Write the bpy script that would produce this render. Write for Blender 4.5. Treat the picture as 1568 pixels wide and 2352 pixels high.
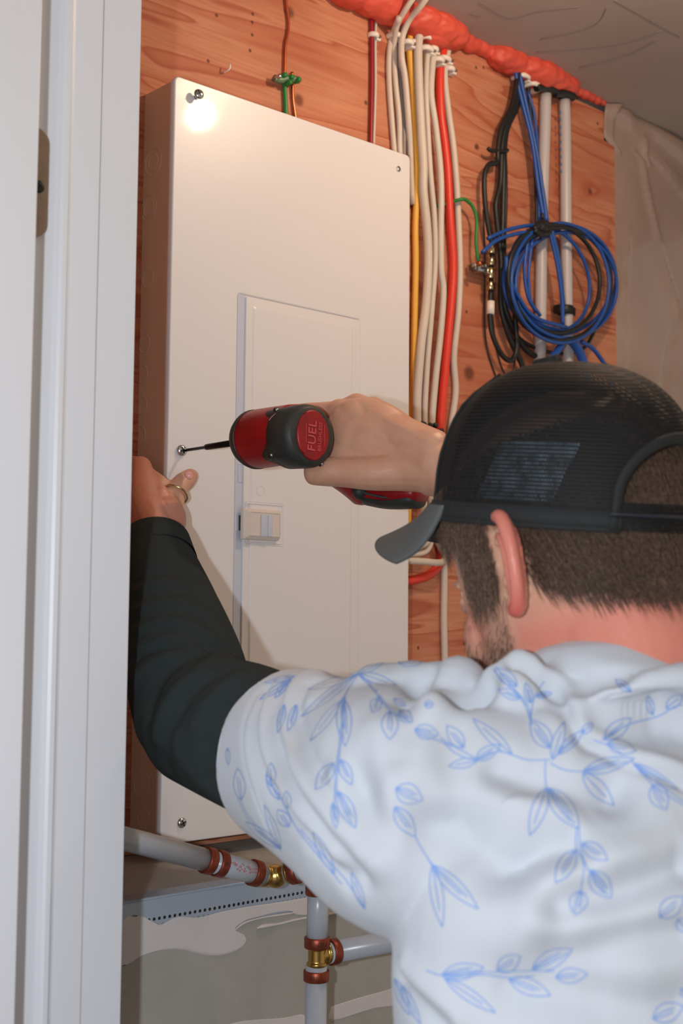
import bpy, bmesh, math, random
import numpy as np
from mathutils import Vector, Matrix
from mathutils.bvhtree import BVHTree
random.seed(7); rng = np.random.default_rng(7)
sc = bpy.context.scene
for o in list(bpy.data.objects): bpy.data.objects.remove(o)
COL = sc.collection
# ------------------------------------------------------------- camera
FPX = 2983.86; YAW, PITCH, ROLL = [math.radians(a) for a in (47.8341, 4.6037, 0.4537)]
CAM = np.array([-.8504, -1.2379, 1.55]); ZT = 1.55+.6364; CW, CH = .394, .895
FW = np.array([math.cos(YAW)*math.cos(PITCH), math.sin(YAW)*math.cos(PITCH), math.sin(PITCH)])
_r = np.array([math.sin(YAW), -math.cos(YAW), 0.]); _u = np.cross(_r, FW)
RT = math.cos(ROLL)*_r+math.sin(ROLL)*_u; UP = -math.sin(ROLL)*_r+math.cos(ROLL)*_u
cd = bpy.data.cameras.new('camera'); cam = bpy.data.objects.new('camera', cd); COL.objects.link(cam)
cam.matrix_world = Matrix(((RT[0], UP[0], -FW[0], CAM[0]), (RT[1], UP[1], -FW[1], CAM[1]), (RT[2], UP[2], -FW[2], CAM[2]), (0, 0, 0, 1)))
cd.sensor_fit = 'VERTICAL'; cd.sensor_height = 36; cd.lens = FPX*36/2352; cd.clip_start = .02
cd.dof.use_dof = True; cd.dof.focus_distance = 1.42; cd.dof.aperture_fstop = 7.5
sc.camera = cam
# ------------------------------------------------------------- light
wd = bpy.data.worlds.new('world'); sc.world = wd; wd.use_nodes = True
bg = wd.node_tree.nodes['Background']; bg.inputs[0].default_value = (1.0, .83, .68, 1); bg.inputs[1].default_value = .43
def lamp(name, loc, energy, color, radius):
    l = bpy.data.lights.new(name, 'POINT'); l.energy = energy; l.color = color; l.shadow_soft_size = radius
    o = bpy.data.objects.new(name, l); COL.objects.link(o); o.location = loc; return o
lamp('camera_flash', CAM-RT*.108+UP*.01+FW*.01, 28, (.87, .94, 1.0), .012)
lamp('ceiling_bulb', (.393, -.495, 2.386), 7.6, (1.0, .74, .52), .018)
vs = sc.view_settings; vs.view_transform = 'Standard'; vs.look = 'None'; vs.gamma = 1; vs.exposure = 0.0; vs.use_curve_mapping = False
# ------------------------------------------------------------- pixel helpers (photo frame 1568x2352)
def ray(px, py): return FW+RT*(px-784)/FPX-UP*(py-1176)/FPX
def on(ax, v, px, py):
    d = ray(px, py); return CAM+d*(v-CAM[ax])/d[ax]
def at(px, py, dd): return CAM+ray(px, py)*dd
def wl(pts, Y): return [on(1, Y, *p[:2]) for p in pts]
# ------------------------------------------------------------- materials
def lin(c):
    c = [x/255 for x in c]; return tuple([x/12.92 if x <= .04045 else ((x+.055)/1.055)**2.4 for x in c]+[1.0])
def mat(name, col, rough=.5, metal=0, bump=0, bscale=200, coat=0, sss=0, spec=None, mottle=0, mscale=8, mcol=None, trans=0, sheen=0):
    m = bpy.data.materials.new(name); m.use_nodes = True; nt = m.node_tree; b = nt.nodes['Principled BSDF']
    c = lin(col); b.inputs['Base Color'].default_value = c; b.inputs['Roughness'].default_value = rough; b.inputs['Metallic'].default_value = metal
    if coat: b.inputs['Coat Weight'].default_value = coat; b.inputs['Coat Roughness'].default_value = .06
    if spec is not None: b.inputs['Specular IOR Level'].default_value = spec
    if sss: b.inputs['Subsurface Weight'].default_value = sss; b.inputs['Subsurface Radius'].default_value = (1, .35, .2); b.inputs['Subsurface Scale'].default_value = .006
    if trans: b.inputs['Transmission Weight'].default_value = trans
    if sheen: b.inputs['Sheen Weight'].default_value = sheen
    tc = nt.nodes.new('ShaderNodeTexCoord')
    if mottle:
        n = nt.nodes.new('ShaderNodeTexNoise'); n.inputs['Scale'].default_value = mscale; n.inputs['Detail'].default_value = 6
        nt.links.new(tc.outputs['Object'], n.inputs['Vector'])
        r = nt.nodes.new('ShaderNodeMapRange'); r.inputs[1].default_value = .35; r.inputs[2].default_value = .7
        r.inputs[3].default_value = 0; r.inputs[4].default_value = mottle; nt.links.new(n.outputs[0], r.inputs[0])
        mx = nt.nodes.new('ShaderNodeMixRGB'); mx.inputs[1].default_value = c; mx.inputs[2].default_value = lin(mcol or [x*.6 for x in col])
        nt.links.new(r.outputs[0], mx.inputs[0]); nt.links.new(mx.outputs[0], b.inputs['Base Color'])
    if bump:
        n = nt.nodes.new('ShaderNodeTexNoise'); n.inputs['Scale'].default_value = bscale; n.inputs['Detail'].default_value = 3
        nt.links.new(tc.outputs['Object'], n.inputs['Vector'])
        bp = nt.nodes.new('ShaderNodeBump'); bp.inputs['Strength'].default_value = bump; bp.inputs['Distance'].default_value = .001
        nt.links.new(n.outputs[0], bp.inputs['Height']); nt.links.new(bp.outputs[0], b.inputs['Normal'])
    return m
M = {}
M['cover'] = mat('white_enamel', (226, 222, 222), .38, coat=.55, bump=.05, bscale=260)
M['strip'] = mat('grey_enamel_strip', (196, 202, 216), .25, coat=.4)
M['box'] = mat('grey_enamel_box', (232, 214, 198), .42)
M['zinc'] = mat('zinc_screw', (200, 205, 208), .22, 1)
M['zincdark'] = mat('dark_slot', (45, 48, 50), .5, .6)
M['latch'] = mat('latch_plastic', (214, 204, 196), .4)
M['paint'] = mat('white_trim_paint', (214, 217, 224), .42, bump=.06, bscale=500)
M['joint_bounce'] = mat('tan_bounce_joint', (176, 132, 118), .7)  # warm light reflected from the plywood, painted into the groove colour
M['nickel'] = mat('satin_nickel', (150, 134, 120), .38, 1, bump=.25, bscale=900, mottle=.3, mscale=60)
M['drywall'] = mat('grey_drywall', (168, 165, 160), .9, bump=.2, bscale=600, mottle=.12, mscale=30)
M['ceil'] = mat('ceiling_board', (182, 168, 158), .9, bump=.15, bscale=300, mottle=.25, mscale=5, mcol=(140, 124, 112))
M['mud'] = mat('joint_compound_mat', (206, 200, 200), .8, bump=.5, bscale=160)
M['wood_edge'] = mat('framing_lumber', (190, 150, 110), .8, mottle=.5, mscale=20)
M['floor'] = mat('concrete', (120, 115, 110), .9, mottle=.4)
M['white_cable'] = mat('white_cable_jacket', (216, 202, 188), .45, bump=.1, bscale=120, mottle=.12, mscale=9)
M['grey_cable'] = mat('grey_cable_jacket', (140, 130, 126), .45)
M['yellow_cable'] = mat('yellow_cable_jacket', (236, 180, 74), .45)
M['red_cable'] = mat('orange_red_cable_jacket', (226, 62, 44), .4)
M['dred_cable'] = mat('dark_red_cable_jacket', (150, 18, 34), .4)
M['copper'] = mat('copper_wire_mat', (214, 120, 84), .3, 1)
M['green'] = mat('green_wire_jacket', (40, 130, 60), .4)
M['black'] = mat('black_rubber', (26, 28, 28), .45)
M['blue'] = mat('blue_cable_jacket', (24, 78, 158), .4)
M['conduit'] = mat('white_pex_conduit', (196, 188, 188), .35)
M['foam'] = mat('orange_foam', (226, 90, 70), .5, bump=.5, bscale=60, mottle=.5, mscale=24, mcol=(186, 58, 42))
M['clip'] = mat('white_nylon', (236, 226, 214), .45)
M['nail'] = mat('nail_steel', (120, 115, 110), .4, .8)
M['pex'] = mat('translucent_pex', (176, 182, 192), .28, sss=.3, spec=.5)
M['ring'] = mat('copper_crimp', (150, 74, 54), .42, .7, mottle=.4, mscale=60)
M['brass'] = mat('brass_fitting', (190, 158, 92), .3, 1, bump=.15, bscale=500)
M['red_plastic'] = mat('red_plastic', (158, 16, 24), .4, mottle=.6, mscale=38, mcol=(96, 16, 20), bump=.1, bscale=300)
M['black_plastic'] = mat('black_overmould', (38, 44, 44), .55, bump=.3, bscale=600, mottle=.3, mscale=50, mcol=(64, 66, 60))
M['gearcase'] = mat('grey_metal_nose', (110, 110, 112), .35, .9)
M['bit'] = mat('black_oxide', (30, 32, 33), .35, .7)
M['emboss'] = mat('worn_raised_lettering', (196, 80, 84), .3)
M['scratch'] = mat('pale_scuff', (178, 120, 116), .6)
M['undershirt'] = mat('charcoal_knit', (41, 49, 51), .95, bump=.6, bscale=900, mottle=.4, mscale=70, mcol=(48, 54, 54), spec=.2)
M['shirt'] = mat('white_jersey', (187, 193, 203), .85, bump=.25, bscale=1400, sheen=.1)
M['print'] = mat('light_blue_ink', (118, 152, 212), .85)
M['jeans'] = mat('dark_denim', (50, 60, 80), .9)
M['shoe'] = mat('work_boot', (90, 66, 44), .7)
M['hair'] = mat('brown_hair', (84, 66, 54), .55)
M['visor'] = mat('grey_visor_cloth', (86, 90, 90), .85, bump=.4, bscale=900)
M['strap'] = mat('navy_strap', (34, 40, 50), .5)
M['capdark'] = mat('black_cap_tape', (22, 25, 27), .8, bump=.4, bscale=900)
M['inner_label'] = mat('pale_inner_label', (150, 172, 192), .5, mottle=1.0, mscale=110, mcol=(36, 42, 48))
M['gold'] = mat('pale_gold', (206, 190, 150), .2, 1)
M['bluetext'] = mat('blue_ink', (52, 128, 176), .6)
M['redtext'] = mat('red_ink', (190, 88, 90), .6)
M['darktext'] = mat('black_stamp', (38, 22, 20), .6)
M['skin'] = None
# ------------------------------------------------------------- mesh helpers
class MB:
    def __init__(s): s.v = []; s.f = []; s.m = []; s.sm = []; s.mi = 0; s.smooth = True
    def add(s, vs, fs, smooth=None):
        b = len(s.v); s.v += [tuple(map(float, x)) for x in vs]
        for f in fs: s.f.append([b+i for i in f]); s.m.append(s.mi); s.sm.append(s.smooth if smooth is None else smooth)
    def box(s, a, b, bev=0):
        (x0, y0, z0), (x1, y1, z1) = a, b
        if bev <= 0:
            s.add([(x, y, z) for x in (x0, x1) for y in (y0, y1) for z in (z0, z1)], [(0, 1, 3, 2), (4, 6, 7, 5), (0, 4, 5, 1), (2, 3, 7, 6), (0, 2, 6, 4), (1, 5, 7, 3)], False)
        else:
            bm = bmesh.new(); r = bmesh.ops.create_cube(bm, size=1)
            for v in bm.verts: v.co = Vector(((x0+x1)/2+v.co.x*(x1-x0), (y0+y1)/2+v.co.y*(y1-y0), (z0+z1)/2+v.co.z*(z1-z0)))
            bmesh.ops.bevel(bm, geom=bm.edges[:], offset=bev, segments=3, affect='EDGES', profile=.5)
            bm.verts.index_update(); s.add([v.co[:] for v in bm.verts], [[v.index for v in f.verts] for f in bm.faces], True); bm.free()
    def rings(s, rs, closed_ends=True):
        n = len(rs[0]); vs = [p for r in rs for p in r]; fs = []
        for i in range(len(rs)-1):
            for j in range(n):
                k = (j+1) % n; fs.append((i*n+j, i*n+k, (i+1)*n+k, (i+1)*n+j))
        if closed_ends: fs.append(tuple(range(n))[::-1]); fs.append(tuple((len(rs)-1)*n+j for j in range(n)))
        s.add(vs, fs)
    def tube(s, pts, rad, n=10, sub=4, flat=1.0, caps=True):
        P = spline(pts, sub); R_ = spline1([rad]*len(pts) if np.isscalar(rad) else rad, sub)
        T = np.gradient(P, axis=0); T /= np.linalg.norm(T, axis=1)[:, None]+1e-12
        up = np.array([0, 0, 1.]) if abs(T[0][2]) < .9 else np.array([0, 1., 0])
        nrm = np.cross(T[0], up); nrm /= np.linalg.norm(nrm); rs = []
        for p, t, r in zip(P, T, R_):
            nrm = nrm-t*(nrm@t); nrm /= np.linalg.norm(nrm)+1e-12; b = np.cross(t, nrm)
            rs.append([p+r*(math.cos(a)*nrm+flat*math.sin(a)*b) for a in np.linspace(0, 2*math.pi, n, endpoint=False)])
        s.rings(rs, caps)
    def lathe(s, o, axis, prof, n=28, ref=None, sx=1, sy=1):
        axis = np.array(axis, float); axis /= np.linalg.norm(axis); ref = np.array(ref if ref is not None else ((0, 0, 1) if abs(axis[2]) < .9 else (1, 0, 0)), float)
        e1 = ref-axis*(ref@axis); e1 /= np.linalg.norm(e1); e2 = np.cross(axis, e1); o = np.array(o)
        s.rings([[o+axis*h+r*(sx*math.cos(a)*e1+sy*math.sin(a)*e2) for a in np.linspace(0, 2*math.pi, n, endpoint=False)] for h, r in prof])
    def ball(s, c, r, n=14, m=9):
        r = np.array([r]*3 if np.isscalar(r) else r); c = np.array(c)
        s.rings([[c+r*np.array([math.sin(t)*math.cos(a), math.sin(t)*math.sin(a), math.cos(t)]) for a in np.linspace(0, 2*math.pi, n, endpoint=False)] for t in np.linspace(.02, math.pi-.02, m)])
    def loft(s, secs, n=24, sub=4, ref=(0, 0, 1)):
        """secs: (centre, a, b) ; a along ref-ish direction, b along the other; smooth along path"""
        P = spline([q[0] for q in secs], sub); A = spline1([q[1] for q in secs], sub); B = spline1([q[2] for q in secs], sub)
        T = np.gradient(P, axis=0); T /= np.linalg.norm(T, axis=1)[:, None]+1e-12; ref = np.array(ref, float); rs = []
        L = len(P)
        for i, (p, t, a, b) in enumerate(zip(P, T, A, B)):
            e1 = ref-t*(ref@t); e1 /= np.linalg.norm(e1); e2 = np.cross(t, e1)
            rs.append([p+a*math.cos(w)*e1+b*math.sin(w)*e2 for w in np.linspace(0, 2*math.pi, n, endpoint=False)])
        # rounded ends
        def cap(i0, sgn):
            out = []; k = min(A[i0], B[i0])*.7
            for q in (.45, .75, .93): 
                sc_ = math.sqrt(1-q*q); out.append([P[i0]+sgn*T[i0]*k*q+(x-P[i0])*sc_ for x in rs[i0]])
            return out
        rs = cap(0, -1)[::-1]+rs+cap(L-1, 1)
        s.rings(rs)
    def prism(s, poly, d, smooth=False):
        n = len(poly); poly = [np.array(p, float) for p in poly]; d = np.array(d, float)
        s.add(poly+[p+d for p in poly], [tuple(range(n))[::-1], tuple(range(n, 2*n))]+[(i, (i+1) % n, (i+1) % n+n, i+n) for i in range(n)], smooth)
    def mesh(s, name):
        me = bpy.data.meshes.new(name); me.from_pydata(s.v, [], s.f); me.update()
        return me
    def build(s, name, mats, parent=None, flat=False, norm=True):
        me = s.mesh(name); mats = mats if isinstance(mats, (list, tuple)) else [mats]
        for m in mats: me.materials.append(m)
        me.polygons.foreach_set('material_index', s.m); me.polygons.foreach_set('use_smooth', [False]*len(s.f) if flat else s.sm)
        if norm:
            bm = bmesh.new(); bm.from_mesh(me); bmesh.ops.recalc_face_normals(bm, faces=bm.faces); bm.to_mesh(me); bm.free()
        o = bpy.data.objects.new(name, me); COL.objects.link(o)
        if parent is not None: setp(o, parent)
        return o
def spline(pts, sub):
    P = np.array([np.array(p, float) for p in pts])
    if sub <= 1 or len(P) < 3: 
        if len(P) == 2: return np.array([P[0]+(P[1]-P[0])*t for t in np.linspace(0, 1, 3)])
        return P
    E = np.vstack([2*P[0]-P[1], P, 2*P[-1]-P[-2]]); out = []
    for i in range(1, len(E)-2):
        a, b, c, d = E[i-1:i+3]
        for k in range(sub):
            t = k/sub; out.append(.5*((2*b)+(c-a)*t+(2*a-5*b+4*c-d)*t*t+(3*b-a-3*c+d)*t**3))
    out.append(P[-1]); return np.array(out)
def spline1(v, sub): return spline([[x] for x in v], sub)[:, 0]
def setp(o, parent):
    bpy.context.view_layer.update(); o.parent = parent; o.matrix_parent_inverse = parent.matrix_world.inverted()
def tag(o, label=None, cat=None, group=None, kind=None):
    if label: o['label'] = label
    if cat: o['category'] = cat
    if group: o['group'] = group
    if kind: o['kind'] = kind
    return o
def empty(name, loc, label=None, cat=None, group=None):
    o = bpy.data.objects.new(name, None); COL.objects.link(o); o.location = loc; o.empty_display_size = .05
    return tag(o, label, cat, group)
def remesh(mb, vox, smooth=4, fac=.5):
    me = mb.mesh('tmp'); o = bpy.data.objects.new('tmp', me); COL.objects.link(o)
    r = o.modifiers.new('r', 'REMESH'); r.mode = 'VOXEL'; r.voxel_size = vox; r.use_smooth_shade = True
    if smooth: s = o.modifiers.new('s', 'SMOOTH'); s.factor = fac; s.iterations = smooth
    bpy.context.view_layer.update(); dg = bpy.context.evaluated_depsgraph_get(); ev = o.evaluated_get(dg)
    out = bpy.data.meshes.new_from_object(ev); bpy.data.objects.remove(o); bpy.data.meshes.remove(me)
    return out
def link(name, me, mats, parent=None):
    me.name = name
    me.materials.clear()
    for m in (mats if isinstance(mats, (list, tuple)) else [mats]): me.materials.append(m)
    me.polygons.foreach_set('use_smooth', [True]*len(me.polygons)); me.update()
    o = bpy.data.objects.new(name, me); COL.objects.link(o)
    if parent is not None: setp(o, parent)
    return o
def getv(me):
    a = np.zeros(len(me.vertices)*3); me.vertices.foreach_get('co', a); return a.reshape(-1, 3)
def getn(me):
    a = np.zeros(len(me.vertices)*3); me.vertices.foreach_get('normal', a); return a.reshape(-1, 3)
def setv(me, v): me.vertices.foreach_set('co', v.ravel()); me.update()
def bvh(me): return BVHTree.FromPolygons([v.co[:] for v in me.vertices], [list(p.vertices) for p in me.polygons])
def cast(tree, px, py):
    d = ray(px, py); h = tree.ray_cast(Vector(CAM), Vector(d).normalized(), 6)
    return (np.array(h[0]), np.array(h[1])) if h[0] is not None else None
def textmesh(body, size, depth, M4, mb):
    c = bpy.data.curves.new('t', 'FONT'); c.body = body; c.size = size; c.extrude = depth; c.align_x = 'CENTER'; c.align_y = 'CENTER'
    o = bpy.data.objects.new('t', c); COL.objects.link(o); bpy.context.view_layer.update()
    me = bpy.data.meshes.new_from_object(o.evaluated_get(bpy.context.evaluated_depsgraph_get())); bpy.data.objects.remove(o)
    mb.add([(M4 @ v.co)[:] for v in me.vertices], [list(p.vertices) for p in me.polygons], False); bpy.data.meshes.remove(me)
def frame(o, x, y):
    x = Vector(x).normalized(); z = x.cross(Vector(y)).normalized(); y = z.cross(x)
    return Matrix(((x.x, y.x, z.x, o[0]), (x.y, y.y, z.y, o[1]), (x.z, y.z, z.z, o[2]), (0, 0, 0, 1)))
# ============================================================= SETTING
YP = .069                                             # plywood face
def nodes(m): return m.node_tree, m.node_tree.nodes, m.node_tree.links
def wood_mat():
    m = bpy.data.materials.new('fir_plywood'); m.use_nodes = True; nt, N, L = nodes(m); b = N['Principled BSDF']
    tc = N.new('ShaderNodeTexCoord'); mp = N.new('ShaderNodeMapping'); mp.inputs['Rotation'].default_value = (0, math.radians(-8), 0)
    mp.inputs['Scale'].default_value = (.55, 1, 4.2); L.new(tc.outputs['Object'], mp.inputs[0])
    n1 = N.new('ShaderNodeTexNoise'); n1.inputs['Scale'].default_value = 2.6; n1.inputs['Detail'].default_value = 3; n1.inputs['Distortion'].default_value = .8; L.new(mp.outputs[0], n1.inputs[0])
    w = N.new('ShaderNodeMath'); w.operation = 'MULTIPLY'; w.inputs[1].default_value = 9; L.new(n1.outputs[0], w.inputs[0])
    fr = N.new('ShaderNodeMath'); fr.operation = 'FRACT'; L.new(w.outputs[0], fr.inputs[0])
    cr = N.new('ShaderNodeValToRGB'); e = cr.color_ramp.elements; e[0].position = 0; e[0].color = lin((206, 140, 106)); e[1].position = 1; e[1].color = lin((202, 134, 100))
    for p, c in ((.45, (200, 132, 100)), (.75, (190, 114, 82)), (.90, (172, 88, 64)), (.96, (194, 124, 92))):
        k = cr.color_ramp.elements.new(p); k.color = lin(c)
    L.new(fr.outputs[0], cr.inputs[0])
    mp2 = N.new('ShaderNodeMapping'); mp2.inputs['Rotation'].default_value = (0, math.radians(-10), 0); mp2.inputs['Scale'].default_value = (6, 1, 130); L.new(tc.outputs['Object'], mp2.inputs[0])
    n2 = N.new('ShaderNodeTexNoise'); n2.inputs['Scale'].default_value = 1.6; n2.inputs['Detail'].default_value = 4; L.new(mp2.outputs[0], n2.inputs[0])
    r2 = N.new('ShaderNodeMapRange'); r2.inputs[1].default_value = .4; r2.inputs[2].default_value = .72; r2.inputs[3].default_value = 0; r2.inputs[4].default_value = .55; L.new(n2.outputs[0], r2.inputs[0])
    mx = N.new('ShaderNodeMixRGB'); mx.inputs[2].default_value = lin((176, 98, 66)); L.new(r2.outputs[0], mx.inputs[0]); L.new(cr.outputs[0], mx.inputs[1])
    n3 = N.new('ShaderNodeTexNoise'); n3.inputs['Scale'].default_value = 4.5; L.new(tc.outputs['Object'], n3.inputs[0])
    r3 = N.new('ShaderNodeMapRange'); r3.inputs[1].default_value = .5; r3.inputs[2].default_value = .75; r3.inputs[4].default_value = .5; L.new(n3.outputs[0], r3.inputs[0])
    mx2 = N.new('ShaderNodeMixRGB'); mx2.inputs[2].default_value = lin((168, 84, 52)); L.new(r3.outputs[0], mx2.inputs[0]); L.new(mx.outputs[0], mx2.inputs[1]); last = mx2
    # knots and nail holes at fixed spots of the board
    for px, py, r, col in ((1077, 857, .013, (96, 44, 24)), (686, 230, .010, (110, 52, 30)), (664, 28, .010, (110, 52, 30)), (580, 32, .0028, (70, 34, 22)), (579, 51, .0028, (70, 34, 22)), (579, 80, .0028, (70, 34, 22)), (574, 116, .003, (70, 34, 22)), (840, 236, .004, (90, 44, 28)), (1071, 716, .003, (60, 30, 20)), (1093, 338, .004, (80, 40, 24)), (1110, 155, .003, (50, 34, 26)), (497, 35, .003, (80, 40, 26)), (478, 140, .003, (90, 46, 30)), (1372, 284, .003, (60, 34, 24)), (1355, 440, .006, (104, 50, 32)), (1093, 155, .003, (60, 34, 24)), (1095, 337, .006, (110, 54, 34)), (1066, 1478, .003, (60, 30, 20)), (960, 1488, .003, (80, 40, 24))):
        q = on(1, YP, px, py); dn = N.new('ShaderNodeVectorMath'); dn.operation = 'DISTANCE'; dn.inputs[1].default_value = q; L.new(tc.outputs['Object'], dn.inputs[0])
        rr = N.new('ShaderNodeMapRange'); rr.interpolation_type = 'SMOOTHSTEP'
        L.new(dn.outputs['Value'], rr.inputs[0]); rr.inputs[1].default_value = r*.4; rr.inputs[2].default_value = r*1.2; rr.inputs[3].default_value = .85; rr.inputs[4].default_value = 0
        mk = N.new('ShaderNodeMixRGB'); mk.inputs[2].default_value = lin(col); L.new(rr.outputs[0], mk.inputs[0]); L.new(last.outputs[0], mk.inputs[1]); last = mk
    L.new(last.outputs[0], b.inputs['Base Color']); b.inputs['Roughness'].default_value = .7
    bp = N.new('ShaderNodeBump'); bp.inputs['Strength'].default_value = .25; bp.inputs['Distance'].default_value = .001; L.new(n2.outputs[0], bp.inputs['Height']); L.new(bp.outputs[0], b.inputs['Normal'])
    return m
M['wood'] = wood_mat()
CZ = 2.432                                            # ceiling height
XE = .962                                             # right edge of the plywood
def struct(mb, name, m, flat=True): o = mb.build(name, m, flat=flat); o['kind'] = 'structure'; return o
b = MB(); b.box((-1.6, -2.2, -.05), (1.7, .2, 0)); struct(b, 'floor', M['floor'])
b = MB(); b.box((-.62, -.95, CZ), (1.7, .2, CZ+.05)); o = struct(b, 'ceiling', M['ceil'])
# pencil lines on the ceiling
b = MB()
for q in (((1100, 5), (1170, 40), (1240, 25), (1330, 15)), ((1240, 90), (1360, 60), (1395, 15)), ((1230, 120), (1420, 100), (1520, 70)), ((1410, 0), (1480, 40), (1560, 85)), ((1330, 155), (1440, 125), (1510, 90)), ((1080, 30), (1105, 38))):
    pts = [on(2, CZ-.0006, *p) for p in q]; b.tube(pts, .0007, 5, 6, flat=.5)
l = b.build('pencil_line', M['grey_cable'], o)
b = MB(); b.box((-.62, .088, 0), (1.7, .14, CZ)); struct(b, 'wall_back', M['drywall'])
b = MB(); b.box((-.62, -.24, 0), (-.58, .088, CZ)); struct(b, 'wall_left', mat('bounce_white_drywall', (232, 224, 214), .9))  # unseen side wall, coloured near-white to bounce light onto the panel box
# plywood backboard, corner notch cut out at the top right
def XZ(px, py, Y=YP): q = on(1, Y, px, py); return (q[0], q[2])
n1, n2, n3 = XZ(1396, 262), XZ(1386, 322), XZ(1412, 338)
poly = [(-.56, 1.271), (XE, 1.271), (XE, n3[1]), (n2[0], n2[1]), (n1[0], n1[1]), (-.56, n1[1]+.002)]
poly = [(-.56, 1.271), (XE, 1.271), (XE, n3[1]), n2, n1, XZ(1330, 232), (-.56, 2.424)]
b = MB(); b.prism([(x, YP, z) for x, z in poly], (0, .018, 0))
o = struct(b, 'wall_plywood', M['wood']); o['label'] = 'orange-brown fir plywood backboard with knots'
# framing strip showing in the notch above
# low wall with ledge under the panel
b = MB(); b.box((-.6, -.139, 0), (1.25, .088, 1.27)); ledge = struct(b, 'wall_ledge', M['drywall'])
def bead_mat():
    m = mat('perforated_corner_bead', (150, 166, 186), .35, .2); nt, N, L = nodes(m); bs = N['Principled BSDF']
    tc = N.new('ShaderNodeTexCoord'); sx = N.new('ShaderNodeSeparateXYZ'); L.new(tc.outputs['Object'], sx.inputs[0])
    def mth(op, a, v=None, clamp=False):
        k = N.new('ShaderNodeMath'); k.operation = op
        for i, q in enumerate([a, v]):
            if q is None: continue
            if isinstance(q, (int, float)): k.inputs[i].default_value = q
            else: L.new(q, k.inputs[i])
        return k.outputs[0]
    tot = None
    for z0, off, s in ((1.2497, 0, 1.0), (1.2435, .3, .35), (1.2372, .6, .25)):
        u = mth('SUBTRACT', mth('FRACT', mth('ADD', mth('MULTIPLY', sx.outputs[0], 1/.0062), off)), .5)
        u = mth('MULTIPLY', u, .0062); v = mth('SUBTRACT', sx.outputs[2], z0)
        d = mth('SQRT', mth('ADD', mth('MULTIPLY', u, u), mth('MULTIPLY', v, v)))
        h = mth('MULTIPLY', mth('LESS_THAN', d, .0017), s); tot = h if tot is None else mth('MAXIMUM', tot, h)
    mx = N.new('ShaderNodeMixRGB'); mx.inputs[1].default_value = lin((158, 172, 190)); mx.inputs[2].default_value = lin((24, 26, 30)); L.new(tot, mx.inputs[0]); L.new(mx.outputs[0], bs.inputs['Base Color'])
    return m
b = MB(); b.box((-.6, -.1402, 1.232), (1.25, -.139, 1.27), 0); b.box((-.6, -.1402, 1.27), (1.25, -.112, 1.2708), 0); b.tube([(-.6, -.1396, 1.2703), (1.25, -.1396, 1.2703)], .0016, 8, 2)
b.build('corner_bead', bead_mat(), ledge)
YL = -.1392
def patch(name, pts, Y, th, m, par):
    b = MB(); P = spline(wl(pts+[pts[0]], Y), 4)[:-1]; n = len(P); c = P.mean(0); rs = []
    ins = [c+(p-c)*.97+np.array([0, -th*.8, 0]) for p in P]; i2 = [c+(p-c)*.90+np.array([0, -th, 0]) for p in P]
    b.rings([list(P+np.array([0, .0004, 0])), ins, i2], False); b.add(i2, [tuple(range(n))[::-1]]); return b.build(name, m, par, norm=False)
patch('joint_compound', [(250, 2140), (290, 2100), (350, 2125), (400, 2105), (450, 2106), (500, 2094), (560, 2082), (640, 2070), (700, 2060), (860, 2030), (850, 2050), (780, 2092), (700, 2098), (680, 2088), (640, 2092), (600, 2102), (570, 2110), (545, 2125), (540, 2138), (562, 2150), (564, 2168), (540, 2186), (500, 2196), (460, 2192), (420, 2182), (380, 2182), (345, 2188), (300, 2202), (250, 2225)], YL, .0012, M['mud'], ledge)
b = MB(); b.tube(wl([(590, 2132), (606, 2127), (640, 2122), (690, 2110), (760, 2098), (800, 2086)], YL), [.001, .0035, .002, .0022, .003, .001], 8, 6, flat=.6)
b.tube(wl([(535, 2140), (560, 2120), (600, 2108), (650, 2100), (705, 2092)], YL), [.0008, .0018, .0018, .002, .001], 8, 6, flat=.6); b.tube(wl([(790, 2062), (800, 2050), (830, 2040), (860, 2034)], YL), .0015, 8, 5)
b.build('compound_ridge', M['mud'], ledge)
patch('joint_compound', [(760, 2312), (830, 2290), (900, 2270), (960, 2240), (960, 2300), (860, 2316), (760, 2345)], YL, .0006, M['mud'], ledge)
patch('joint_compound', [(500, 2360), (560, 2345), (650, 2338), (700, 2332), (700, 2380), (500, 2390)], YL, .0006, M['mud'], ledge)
# vapour barrier sheet over the wall right of the plywood
def poly_mat():
    m = mat('translucent_poly_sheet', (172, 148, 136), .2, coat=.5, mottle=.5, mscale=5, mcol=(136, 116, 108)); return m
nx, nz = 90, 120; X0, X1, Z0, Z1 = XE+.001, 1.5, 1.05, CZ-.002; gv = np.zeros((nz, nx, 3))
folds = [(wl([(1440, 540), (1436, 650), (1437, 760), (1430, 880), (1425, 1000)], .075), .006, .006), (wl([(1436, 640), (1433, 760), (1430, 880)], .07), .0022, .003), (wl([(1500, 470), (1526, 590), (1552, 700)], .065), .0026, .004), (wl([(1480, 330), (1482, 400), (1505, 500), (1530, 600), (1556, 700), (1562, 740)], .07), .008, .009), (wl([(1402, 240), (1450, 262), (1500, 300), (1568, 350)], .075), .02, .012), (wl([(1402, 240), (1450, 300), (1520, 380), (1600, 480)], .075), .015, .006), (wl([(1568, 700), (1530, 850), (1510, 1000)], .075), .012, -.007), (wl([(1600, 250), (1560, 200), (1400, 236)], .07), .02, .006)]
for i in range(nz):
    for j in range(nx):
        z = Z0+(Z1-Z0)*i/(nz-1); xl = n2[0] if z > n3[1] else X0; x = xl+(X1-xl)*(j/(nx-1)); y = .066 if x < XE else .074
        for P, w, a in folds:
            q = spline(P, 6); dd = np.min(np.hypot(q[:, 0]-x, q[:, 2]-z)); y -= a*math.exp(-(dd/w)**2)
        y += .002*math.sin(x*40+z*9); gv[i, j] = (x, y, z)
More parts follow.
